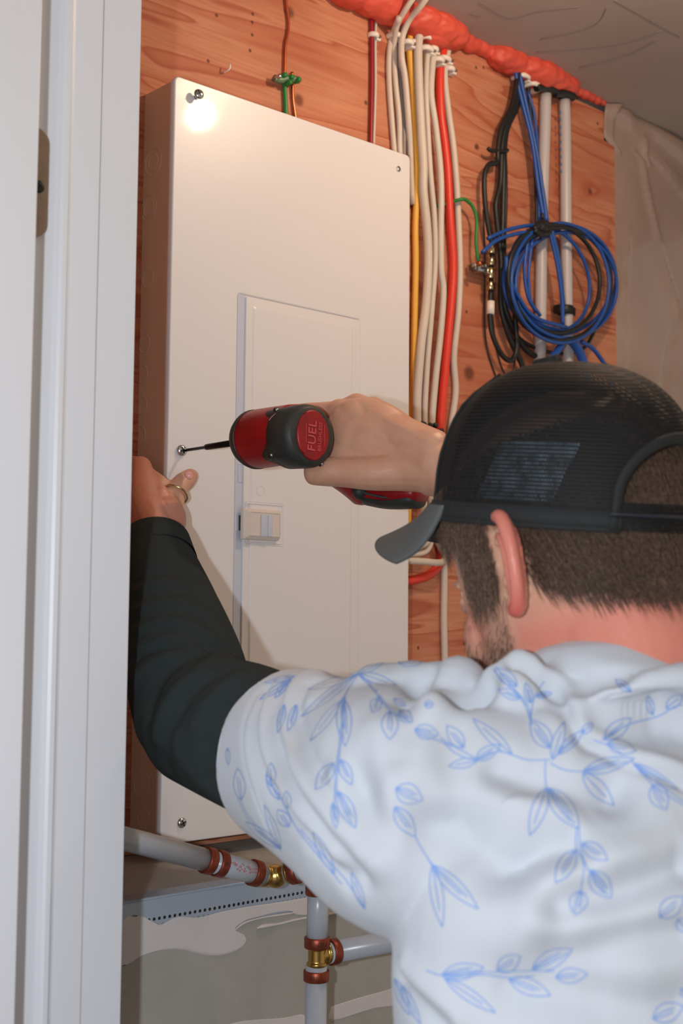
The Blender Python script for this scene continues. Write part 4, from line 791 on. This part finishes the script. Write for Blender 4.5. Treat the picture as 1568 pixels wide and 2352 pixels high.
def mesh_fabric():
    m = bpy.data.materials.new('black_mesh_fabric'); m.use_nodes = True; nt, N, L = nodes(m); bs = N['Principled BSDF']; bs.inputs['Base Color'].default_value = lin((15, 17, 19)); bs.inputs['Roughness'].default_value = .72; bs.inputs['Specular IOR Level'].default_value = .3
    uv = N.new('ShaderNodeUVMap'); sx = N.new('ShaderNodeSeparateXYZ'); L.new(uv.outputs[0], sx.inputs[0])
    def mth(op, a, v=None):
        k = N.new('ShaderNodeMath'); k.operation = op
        for i, q in enumerate([a, v]):
            if q is None: continue
            if isinstance(q, (int, float)): k.inputs[i].default_value = q
            else: L.new(q, k.inputs[i])
        return k.outputs[0]
    v = mth('MULTIPLY', sx.outputs[1], 44.0); row_ = mth('FLOOR', v); u = mth('ADD', mth('MULTIPLY', sx.outputs[0], 300.0), mth('MULTIPLY', row_, .5))
    du = mth('SUBTRACT', mth('FRACT', u), .5); dv = mth('SUBTRACT', mth('FRACT', v), .5)
    d = mth('SQRT', mth('ADD', mth('MULTIPLY', du, du), mth('MULTIPLY', mth('MULTIPLY', dv, dv), 1.6)))
    hole = mth('LESS_THAN', d, .27); front = mth('GREATER_THAN', mth('COSINE', mth('MULTIPLY', sx.outputs[0], 2*math.pi)), .42)
    hole = mth('MULTIPLY', hole, mth('SUBTRACT', 1.0, front))
    tr_ = N.new('ShaderNodeBsdfTransparent'); mx = N.new('ShaderNodeMixShader'); L.new(hole, mx.inputs[0]); L.new(bs.outputs[0], mx.inputs[1]); L.new(tr_.outputs[0], mx.inputs[2]); L.new(mx.outputs[0], N['Material Output'].inputs[0])
    bp = N.new('ShaderNodeBump'); bp.inputs['Strength'].default_value = .3; bp.inputs['Distance'].default_value = .0006; L.new(mth('ABSOLUTE', dv), bp.inputs['Height']); L.new(bp.outputs[0], bs.inputs['Normal'])
    return m
crown.data.materials.clear(); crown.data.materials.append(mesh_fabric())
def cap_path(pts, r, name, m, flat=1.0, inf=.001, par=cap): b = MB(); b.tube([K_(p, t, inf) for p, t in pts], r, 10, 3, flat=flat); return b.build(name, m, par)
b = MB(); 
g = [[K_(a_, t, q) for a_ in np.linspace(-2.55, 2.55, 70)] for t, q in ((.0, .0002), (.0, .0022), (.05, .0026), (.11, .0024), (.115, .0004))]; b.add([x for r_ in g for x in r_], [(i*70+j, i*70+j+1, (i+1)*70+j+1, (i+1)*70+j) for i in range(4) for j in range(69)]); b.tube([K_(a_, .004, .0008) for a_ in np.linspace(-2.55, 2.55, 50)], .0022, 8, 2)
rim = b.build('sweatband', M['capdark'], cap)
b = MB(); pr = [(p, .105) for p in np.linspace(-2.52, 2.52, 60)]; P = [K_(p, t-.012, .0029) for p, t in pr]
for i in range(0, len(P)-1):
    for q in (0, .5): a0 = P[i]+(P[i+1]-P[i])*q; b.tube([a0, a0+(P[i+1]-P[i])*.28], .0004, 5, 1)
b.build('stitching', M['strap'], cap)
ob = [(math.pi+.62*math.cos(a_), .17+.36*math.sin(a_)) for a_ in np.linspace(0, math.pi, 26)]
cap_path([(math.pi+.64, .0)]+ob[:1]+ob[1:-1]+ob[-1:]+[(math.pi-.64, .0)], .0046, 'opening_binding', M['capdark'], .7, .0005)
b = MB(); b.tube([K_(p, .085, .001) for p in np.linspace(math.pi-.68, math.pi+.68, 20)], .0105, 12, 2, flat=.16); st = b.build('adjuster_strap', M['strap'], cap)
b = MB()
for p in np.linspace(math.pi-.5, math.pi+.5, 9): c = K_(p, .085, .003); n_ = c-CO; n_ -= Uc*(n_@Uc); b.lathe(c, n_, [(-.001, .002), (.0012, .0018), (.0012, .0004)], 10)
b.build('snap', M['strap'], st)
for ph in (math.pi/2*.52, -math.pi/2*.52):
    cap_path([(ph, .10), (ph, .4), (ph, .7), (ph, .9)], .0022, 'panel_seam', M['capdark'], .5, .0004)
cap_path([(0, .97), (0, .995)], .006, 'top_button', M['capdark'], 1, .001)
# light label lying inside behind the mesh
b = MB(); g = [[K_(p, t, -.0035) for p in np.linspace(1.52, 2.14, 10)+(t-.3)*.55] for t in np.linspace(.15, .50, 8)]
b.add([x for r_ in g for x in r_], [(i*10+j, i*10+j+1, (i+1)*10+j+1, (i+1)*10+j) for i in range(7) for j in range(9)]); b.build('inner_label', M['inner_label'], cap, norm=False)
# visor
b = MB(); top_r, bot_r = [], []; nn_, mm = 33, 9
vis = []
for i in range(mm):
    s = i/(mm-1); r_ = []
    for j in range(nn_):
        a_ = -1.12+2.24*j/(nn_-1); p = K_(a_, .085, .002); e = .070*s*math.cos(a_*.82)**.6
        l = (p-CO)@Lh; q = p+Fc*e-Uc*(.0*e)-Uc*(.36*e)-Uc*(3.6*l*l*(1-(1-s)**3))-Uc*.006*(1-(1-s)**3); r_.append(q)
    vis.append(r_)
vs = [x for r_ in vis for x in r_]; b.add(vs, [(i*nn_+j, i*nn_+j+1, (i+1)*nn_+j+1, (i+1)*nn_+j) for i in range(mm-1) for j in range(nn_-1)])
vz = b.build('visor', M['visor'], cap, norm=False); sm = vz.modifiers.new('s', 'SOLIDIFY'); sm.thickness = .0045; sm.offset = 0
bv = vz.modifiers.new('b', 'BEVEL'); bv.width = .0018; bv.segments = 3
# ---------------------------------------------------------- undershirt
def us_loft(mb, sh=0): pass
S_ = MB(); CU = WL+(EL-WL)*.03
S_.loft([(SL, .056, .056), (SL+(HEM-SL)*.5, .054, .054), (SL+(HEM-SL)*.9, .056, .056), (HEM+(EL-HEM)*.15, .0605, .0605), (HEM+(EL-HEM)*.5, .062, .061), (EL+np.array([.0, .0, -.004]), .059, .056)], 32, 5); S_.loft([(EL+np.array([0, 0, -.006]), .056, .054), (EL+(WL-EL)*.25, .058, .054), (EL+(WL-EL)*.6, .050, .046), (EL+(WL-EL)*.90, .0405, .037)], 32, 5, (1, 0, 0))
S_.loft([(SR, .062, .062), (SR+(ER-SR)*.5, .058, .058), (ER, .051, .051)], 28, 4); S_.loft([(ER, .05, .05), (ER+(WR-ER)*.30, .05, .05)], 28, 4)
S_.loft([(SL, .045, .045), (np.array([-.065, -.655, 1.40]), .038, .038), (SR, .045, .045)], 24, 3)
sme = remesh(S_, .0028, 6); v = getv(sme); n = getn(sme); t_ = bvh(sme)
uf = []
for y in range(1320, 1500, 22): uf.append((((310, y+18), (380, y-6), (440, y+2), (490, y+34)), .0055, .0016 if (y//22) % 2 else -.0018))
uf += [(((520, 1486), (450, 1500), (370, 1560), (340, 1640)), .009, -.0045), (((545, 1500), (470, 1530), (400, 1590), (360, 1690)), .010, .0045), (((540, 1525), (500, 1545), (440, 1590), (390, 1680), (380, 1760)), .010, -.0045), (((540, 1560), (500, 1590), (450, 1660)), .010, .004), (((530, 1620), (500, 1680), (480, 1780)), .009, -.003), (((430, 1500), (350, 1520), (310, 1560)), .008, .003), (((460, 1470), (380, 1480), (310, 1510)), .007, -.003), (((400, 1700), (430, 1760), (500, 1830)), .012, .003), (((470, 1700), (500, 1780), (545, 1850)), .009, -.0025)]
v = folds(v, n, t_, uf); cc = WL+(EL-WL)*.09
setv(sme, v); link('undershirt', sme, M['undershirt'], person)['label'] = 'charcoal long-sleeved undershirt'
b = MB(); ax_ = (WL-EL)/np.linalg.norm(WL-EL); cq = EL+(WL-EL)*.99; e1 = np.cross(ax_, (0, 0, 1)); e1 /= np.linalg.norm(e1); e2 = np.cross(ax_, e1)
b.rings([[cq+ax_*h+r_*(1.08*math.cos(a_)*e1+math.sin(a_)*e2) for a_ in np.linspace(0, 2*math.pi, 40, endpoint=False)] for h, r_ in ((-.030, .0385), (-.012, .0378), (.004, .0372), (.0052, .0362), (.004, .0335), (-.02, .033))], False)
b.build('cuff', M['undershirt'], person, norm=False)
# ---------------------------------------------------------- shirt
HEM = at(672, 1738, 1.052); axS = (HEM-SL)/np.linalg.norm(HEM-SL)
T_ = MB()
T_.loft([((-.055, -.655, .86), .192, .135), ((-.055, -.66, 1.0), .186, .132), ((-.058, -.668, 1.15), .184, .132), ((-.062, -.672, 1.28), .190, .134), ((-.066, -.672, 1.36), .188, .130), ((-.068, -.672, 1.42), .165, .110), ((-.07, -.670, 1.460), .120, .088), ((-.068, -.668, 1.485), .088, .078)], 48, 5, (1, 0, 0))
T_.loft([(np.array([-.09, -.675, 1.405]), .085, .085), (SL+np.array([0.012, .0, -.012]), .088, .078), (SL+(HEM-SL)*.45+np.array([.004, 0, -.006]), .080, .074), (SL+(HEM-SL)*.9, .0715, .069), (HEM, .071, .0685)], 40, 5, (0, 0, 1))
T_.loft([(np.array([-.05, -.675, 1.405]), .085, .085), (SR+np.array([-.01, 0, -.01]), .085, .078), (SR+(ER-SR)*.4, .074, .072), (SR+(ER-SR)*.75, .07, .07)], 40, 5, (0, 0, 1))
for p, r_ in ((at(1050, 1592, .93), (.026, .024, .028)), (at(1010, 1605, .95), (.03, .03, .028)), (at(950, 1605, .96), (.034, .03, .028)), (at(1190, 1590, .90), (.035, .03, .022)), (at(880, 1610, .965), (.04, .03, .028))): T_.ball(p, r_)
# collar roll
ck = [(NB+np.array([.004, 0, .030]))+np.array([.083*math.cos(a_), .079*math.sin(a_), -.024*math.sin(a_)+.003+.004*math.cos(a_)]) for a_ in np.linspace(0, 2*math.pi, 25)]
T_.tube(ck, .0130, 14, 2, caps=False)
tme = remesh(T_, .0026, 9, .6); v = getv(tme); n = getn(tme)
# flatten the closed hem into an open-looking end
h = (v-HEM)@axS; near = np.linalg.norm(v-HEM, axis=1) < .12
rad = np.linalg.norm((v-HEM)-np.outer(h, axS), axis=1); m_ = near & (h > 0.0); v[m_] -= np.outer(h[m_]*1.0, axS)
m2 = near & (h > -.004) & (rad < .064); v[m2] -= axS*.012
setv(tme, v); n = getn(tme); t_ = bvh(tme)
C3 = lambda *q: tuple((500+q[i]/2.608, 1450+q[i+1]/2.608) for i in range(0, len(q), 2))
C4 = lambda *q: tuple((980+q[i]/2.607, 1450+q[i+1]/2.607) for i in range(0, len(q), 2))
sf = [(C3(230, 360, 170, 500, 150, 640, 170, 820, 225, 1000, 300, 1180), .0022, -.0012), (C3(245, 360, 185, 500, 165, 640, 185, 820, 240, 1000, 315, 1180), .0022, .0010),
      (C3(300, 330, 230, 480, 220, 640, 260, 820, 340, 980, 470, 1150, 620, 1320, 780, 1480), .0085, -.0050), (C3(380, 300, 300, 440, 285, 600, 330, 800, 430, 990, 560, 1160, 700, 1320), .0085, .0048),
      (C3(460, 280, 370, 420, 350, 590, 400, 790, 500, 980, 640, 1160, 800, 1340, 880, 1480), .0075, -.0052), (C3(520, 270, 420, 420, 400, 590, 450, 780, 560, 980, 700, 1160, 840, 1320), .0085, .0050),
      (C3(560, 330, 480, 470, 480, 600, 540, 740, 640, 900, 740, 1060), .008, -.0040), (C3(620, 260, 540, 420), .008, .003), (C3(700, 900, 780, 1060, 880, 1200, 960, 1350), .012, .0035), (C3(820, 860, 900, 1060, 980, 1200), .014, -.003),
      (C3(840, 1000, 900, 1200, 920, 1400, 900, 1600), .016, -.004), (C3(1060, 600, 1050, 850, 1020, 1100, 960, 1350, 900, 1600), .018, .005), (C3(1130, 420, 1110, 560, 1080, 760), .012, -.003),
      (C3(1240, 180, 1250, 260, 1200, 330, 1140, 380), .010, -.007), (C3(1340, 640, 1340, 780, 1390, 960, 1460, 1060), .016, -.005), (C3(1290, 450, 1300, 620, 1290, 780, 1330, 960), .014, .005),
      (C4(330, 300, 300, 360, 240, 380, 180, 400), .012, -.008), (C4(350, 240, 420, 220, 520, 200), .010, .004), (C4(60, 1190, 250, 1215, 420, 1250, 480, 1270), .020, -.007), (C4(390, 1410, 550, 1370, 700, 1300, 850, 1280), .016, -.007), (C4(300, 1100, 500, 1080, 560, 1130), .018, .004),
      (C4(820, 1640, 940, 1600, 1120, 1560, 1300, 1500, 1533, 1420), .014, -.010), (C4(860, 1500, 1100, 1440, 1300, 1380, 1533, 1330), .022, .006), (C4(450, 850, 560, 905, 700, 925, 900, 935, 1060, 920), .014, -.0065), (C4(480, 1000, 700, 1010, 950, 1080), .02, .004),
      (C4(520, 205, 640, 240, 760, 350, 900, 590, 1040, 670, 1250, 780, 1533, 920), .006, -.007), (C4(560, 180, 680, 220, 800, 330, 930, 560, 1060, 640, 1260, 740, 1533, 870), .010, .006), (C4(700, 170, 860, 215, 1000, 260, 1150, 270), .010, -.004), (C4(820, 300, 960, 420, 1150, 480, 1400, 470), .016, -.005), (C4(1000, 640, 1200, 640, 1400, 600, 1533, 570), .014, -.005),
      (C4(1180, 900, 1150, 980, 1010, 1060), .014, -.006), (C4(700, 1180, 1000, 1200, 1300, 1220, 1533, 1200), .016, -.003), (C4(760, 1930, 1000, 1890, 1250, 1830, 1533, 1780), .014, -.006), (C4(700, 1780, 1000, 1740, 1300, 1700, 1533, 1650), .018, .004), (C4(500, 2180, 900, 2250, 1300, 2280, 1533, 2270), .018, -.006), (C4(300, 2060, 600, 2120, 1000, 2100), .022, -.003), (C4(1100, 370, 1300, 374, 1533, 376), .0030, -.0020), (C3(1010, 1960, 1080, 2080, 1200, 2220, 1330, 2352), .010, -.005), (C3(1030, 1880, 1130, 2020, 1260, 2160, 1420, 2300), .010, .004)]
v = folds(v, n, t_, [(a, w, c*(2.2 if w >= .012 else 1.3)) for a, w, c in sf]); n0_ = n
setv(tme, v)
rsd = rng.uniform(0, 6, 12); n = getn(tme)
v = v+n*(.0012*np.sin(v[:, 0]*60+v[:, 2]*35+rsd[0])*np.sin(v[:, 1]*45-v[:, 2]*50+rsd[1]))[:, None]; setv(tme, v); t_ = bvh(tme)
# printed leaf drawing
def leaf(x0, y0, x1, y1, w, nv):
    dx, dy = x1-x0, y1-y0; L_ = math.hypot(dx, dy); ux, uy = dx/L_, dy/L_; out = []
    nv = max(1, int(nv*.62+.4)); ks = [-1, 1]+[(-1+2*(k+1)/(nv+1))*.72 for k in range(nv)]
    for i, k in enumerate(ks):
        end = 1.0 if i < 2 else .62+.3*((i*37) % 10)/10
        out.append([(x0+ux*L_*t*end-uy*k*w*.5*math.sin(math.pi*t*end)**.8*(1.1-.35*t), y0+uy*L_*t*end+ux*k*w*.5*math.sin(math.pi*min(t*end, 1))**.8*(1.1-.35*t)) for t in np.linspace(0, 1, 9)])
    return out
A3 = [[(840, 260), (760, 390), (740, 560), (725, 700), (705, 850), (700, 1000), (690, 1050)], [(765, 400), (752, 560), (735, 700), (716, 850), (712, 980)], [(840, 260), (920, 320), (1000, 430), (1080, 500), (1160, 550)], [(850, 270), (930, 350), (1010, 460), (1090, 520)]]
for q in ((735, 420, 555, 655, 60, 1), (750, 400, 765, 690, 95, 5), (695, 790, 585, 950, 85, 3), (735, 770, 800, 920, 75, 3), (720, 960, 825, 1180, 95, 5), (690, 1030, 710, 1180, 45, 3), (960, 400, 930, 490, 70, 3), (1030, 480, 1030, 650, 105, 4), (1085, 480, 1165, 545, 75, 3), (1050, 410, 1120, 445, 40, 2), (850, 255, 1070, 325, 60, 1), (820, 265, 500, 510, 55, 3), (840, 262, 540, 350, 50, 2), (830, 262, 1010, 175, 40, 2), (1080, 190, 1220, 190, 50, 3), (380, 1300, 170, 1140, 60, 3), (140, 1010, 120, 820, 75, 3), (380, 1300, 280, 1040, 50, 1), (370, 1010, 290, 860, 55, 2), (320, 930, 320, 790, 60, 2), (430, 1170, 360, 1070, 75, 3), (420, 1060, 410, 960, 55, 2), (700, 1450, 570, 1200, 60, 2), (880, 1660, 800, 1440, 50, 1), (400, 440, 360, 610, 45, 4), (470, 440, 420, 600, 50, 4), (440, 290, 250, 410, 40, 2), (460, 270, 280, 310, 30, 2), (420, 300, 340, 400, 40, 3), (1065, 940, 1225, 1010, 130, 5), (1060, 1050, 1180, 1230, 100, 3), (1285, 1400, 1345, 1770, 80, 1), (1285, 1400, 1560, 1665, 90, 3), (1180, 590, 1320, 620, 95, 5), (1060, 2080, 1150, 2300, 60, 3), (1100, 2120, 1215, 2352, 50, 2), (60, 700, 65, 800, 30, 1), (1240, 440, 1290, 440, 50, 3)): A3 += leaf(*q)
A3 += [[(380, 1310), (260, 1210), (180, 1120), (120, 1000)], [(370, 1300), (240, 1170), (170, 1080), (140, 1010)], [(740, 1510), (600, 1340), (480, 1190), (420, 1080), (380, 1000), (330, 930), (300, 850)], [(880, 1660), (760, 1480), (620, 1330), (500, 1190)], [(1180, 1230), (1230, 1320), (1285, 1400)], [(1200, 620), (1330, 660), (1400, 690)]]
A4 = [[(90, 660), (170, 730), (290, 770), (420, 720), (510, 740), (600, 770), (730, 770)], [(80, 640), (180, 700), (300, 765)], [(620, 540), (580, 430), (480, 320), (400, 230)], [(630, 560), (600, 440), (500, 320), (430, 230)], [(620, 540), (640, 400), (700, 300)], [(710, 780), (708, 860), (715, 940)], [(910, 1180), (920, 1300), (950, 1400), (980, 1450)], [(895, 1170), (895, 1300), (940, 1390), (920, 1540)], [(740, 790), (820, 830), (920, 840)], [(1230, 780), (1350, 890), (1450, 960), (1533, 1020)], [(1240, 800), (1340, 910), (1450, 990), (1533, 1040)], [(1050, 650), (1200, 560), (1380, 510), (1480, 450), (1530, 440)], [(0, 2030), (100, 2060), (330, 2040), (620, 2030), (760, 2035)], [(110, 2080), (330, 2055), (500, 2075), (640, 2060)], [(0, 1350), (40, 1420)], [(1000, 650), (1100, 690), (1180, 740)]]
for q in ((220, 700, 120, 565, 90, 3), (300, 775, 130, 810, 60, 2), (290, 770, 440, 680, 75, 4), (510, 740, 275, 525, 75, 1), (560, 400, 430, 350, 60, 3), (540, 330, 410, 220, 75, 4), (620, 430, 590, 310, 50, 3), (650, 390, 750, 370, 40, 3), (740, 700, 620, 530, 115, 5), (750, 770, 820, 545, 70, 1), (780, 740, 940, 590, 60, 3), (930, 610, 990, 550, 50, 2), (715, 940, 615, 1220, 95, 1), (725, 940, 910, 1180, 125, 6), (890, 1310, 770, 1505, 105, 4), (930, 1270, 1080, 1370, 95, 4), (980, 1430, 1100, 1600, 125, 6), (920, 1550, 890, 1700, 115, 5), (930, 840, 1240, 760, 90, 5), (930, 850, 1120, 1045, 100, 1), (1350, 920, 1430, 1070, 115, 5), (1240, 790, 1500, 950, 60, 4), (1060, 650, 1220, 520, 95, 3), (1080, 670, 1250, 720, 85, 4), (1220, 360, 1130, 290, 50, 3), (1350, 500, 1320, 385, 50, 1), (1430, 460, 1530, 380, 70, 2), (90, 2060, 340, 2010, 105, 5), (110, 2080, 410, 2285, 75, 2), (420, 2030, 560, 1940, 105, 3), (490, 2080, 740, 2180, 105, 4), (630, 2020, 870, 1900, 115, 5), (770, 2070, 960, 2050, 95, 4), (1390, 1710, 1533, 1590, 115, 4), (1350, 2320, 1533, 2240, 125, 4), (1500, 1720, 1560, 1800, 80, 2), (1520, 2140, 1570, 2180, 60, 2)): A4 += leaf(*q)
pv, pf = [], []
def ribbon(px):
    P = spline([np.array(p) for p in px], 3 if len(px) < 9 else 2); last = None; seq = []
    for p in P:
        hcast = cast(t_, p[0], p[1])
        if hcast is None: seq.append(None); continue
        seq.append((hcast[0]+hcast[1]*.0005, hcast[1]))
    for a0, a1 in zip(seq[:-1], seq[1:]):
        if a0 is None or a1 is None: continue
        d = a1[0]-a0[0]; L_ = np.linalg.norm(d)
        if L_ < 1e-5 or L_ > .02: continue
        w_ = .00036; s0 = np.cross(a0[1], d/L_)*w_; s1 = np.cross(a1[1], d/L_)*w_; e = d*.08; k = len(pv); pv.extend([a0[0]-s0-e, a0[0]+s0-e, a1[0]+s1+e, a1[0]-s1+e]); pf.append((k, k+1, k+2, k+3))
for q in A3: ribbon([(500+x/2.608, 1450+y/2.608) for x, y in q])
for q in A4: ribbon([(980+x/2.607, 1450+y/2.607) for x, y in q])
# the same leaves where the print runs on round the right side and the front
def ribbon2(px, O2, tgt, s2):
    f2 = tgt-O2; f2 /= np.linalg.norm(f2); r2_ = np.cross(f2, (0, 0, 1)); r2_ /= np.linalg.norm(r2_); u2_ = np.cross(r2_, f2); seq = []
    for p in spline([np.array(p) for p in px], 2):
        o_ = O2+r2_*(p[0]-760)*s2-u2_*(p[1]-1180)*s2; h = t_.ray_cast(Vector(o_), Vector(f2), 6)
        if h[0] is None: seq.append(None); continue
        hp, hn = np.array(h[0]), np.array(h[1]); d = hp-CAM; z = d@FW; qx = 784+FPX*(d@RT)/z
        if (hn@(-d) > 0 and qx < 1590) or hn@f2 > -.25: seq.append(None); continue
        seq.append((hp+hn*.0005, hn))
    for a0, a1 in zip(seq[:-1], seq[1:]):
        if a0 is None or a1 is None: continue
        d = a1[0]-a0[0]; L_ = np.linalg.norm(d)
        if L_ < 1e-5 or L_ > .02: continue
        s0 = np.cross(a0[1], d/L_)*.00036; s1 = np.cross(a1[1], d/L_)*.00036; k = len(pv); pv.extend([a0[0]-s0, a0[0]+s0, a1[0]+s1, a1[0]-s1]); pf.append((k, k+1, k+2, k+3))
for O2, tgt in ((np.array([.7, -1.5, 1.35]), np.array([.02, -.66, 1.25])), (np.array([.75, -.1, 1.3]), np.array([-.05, -.66, 1.22])), (np.array([-.6, .4, 1.3]), np.array([-.05, -.66, 1.2]))):
    for q in A4: ribbon2(q, O2, tgt, .00016)
nv0, np0 = len(tme.vertices), len(tme.polygons)
bm = bmesh.new(); bm.from_mesh(tme); bvv = [bm.verts.new(Vector(p)) for p in pv]; bm.verts.ensure_lookup_table()
for q in pf: fc = bm.faces.new([bvv[i] for i in q]); fc.material_index = 1; fc.smooth = True
bm.to_mesh(tme); bm.free()
mi = [p.material_index for p in tme.polygons]
shirt = link('shirt', tme, [M['shirt'], M['print']], person); tme.polygons.foreach_set('material_index', mi); shirt['label'] = 'white short-sleeved shirt with light blue leaf drawings'
# ---------------------------------------------------------- trousers and shoes (below the frame)
R_ = MB(); R_.loft([((-.055, -.655, .98), .165, .115), ((-.055, -.655, .86), .172, .125), ((-.055, -.655, .80), .165, .12)], 32, 3, (1, 0, 0))
for s in (-1, 1): R_.loft([((-.055+s*.08, -.655, .86), .088, .10), ((-.055+s*.095, -.65, .65), .082, .088), ((-.055+s*.105, -.64, .48), .068, .07), ((-.055+s*.11, -.665, .28), .062, .066), ((-.055+s*.115, -.67, .06), .06, .066)], 28, 4, (1, 0, 0))
link('trousers', remesh(R_, .006, 4), M['jeans'], person)
for s in (-1, 1):
    b = MB(); x = -.055+s*.118; b.loft([((x, -.735, .045), .044, .038), ((x, -.66, .052), .050, .042), ((x, -.57, .042), .040, .046), ((x, -.50, .034), .030, .042), ((x, -.47, .03), .024, .03)], 20, 3, (0, 0, 1)); b.loft([((x, -.68, .05), .05, .04), ((x, -.68, .13), .048, .042)], 20, 3, (0, 1, 0))
    me = remesh(b, .004, 4); v = getv(me); v[:, 2] = np.maximum(v[:, 2], .001); setv(me, v); link('boot', me, M['shoe'], person)
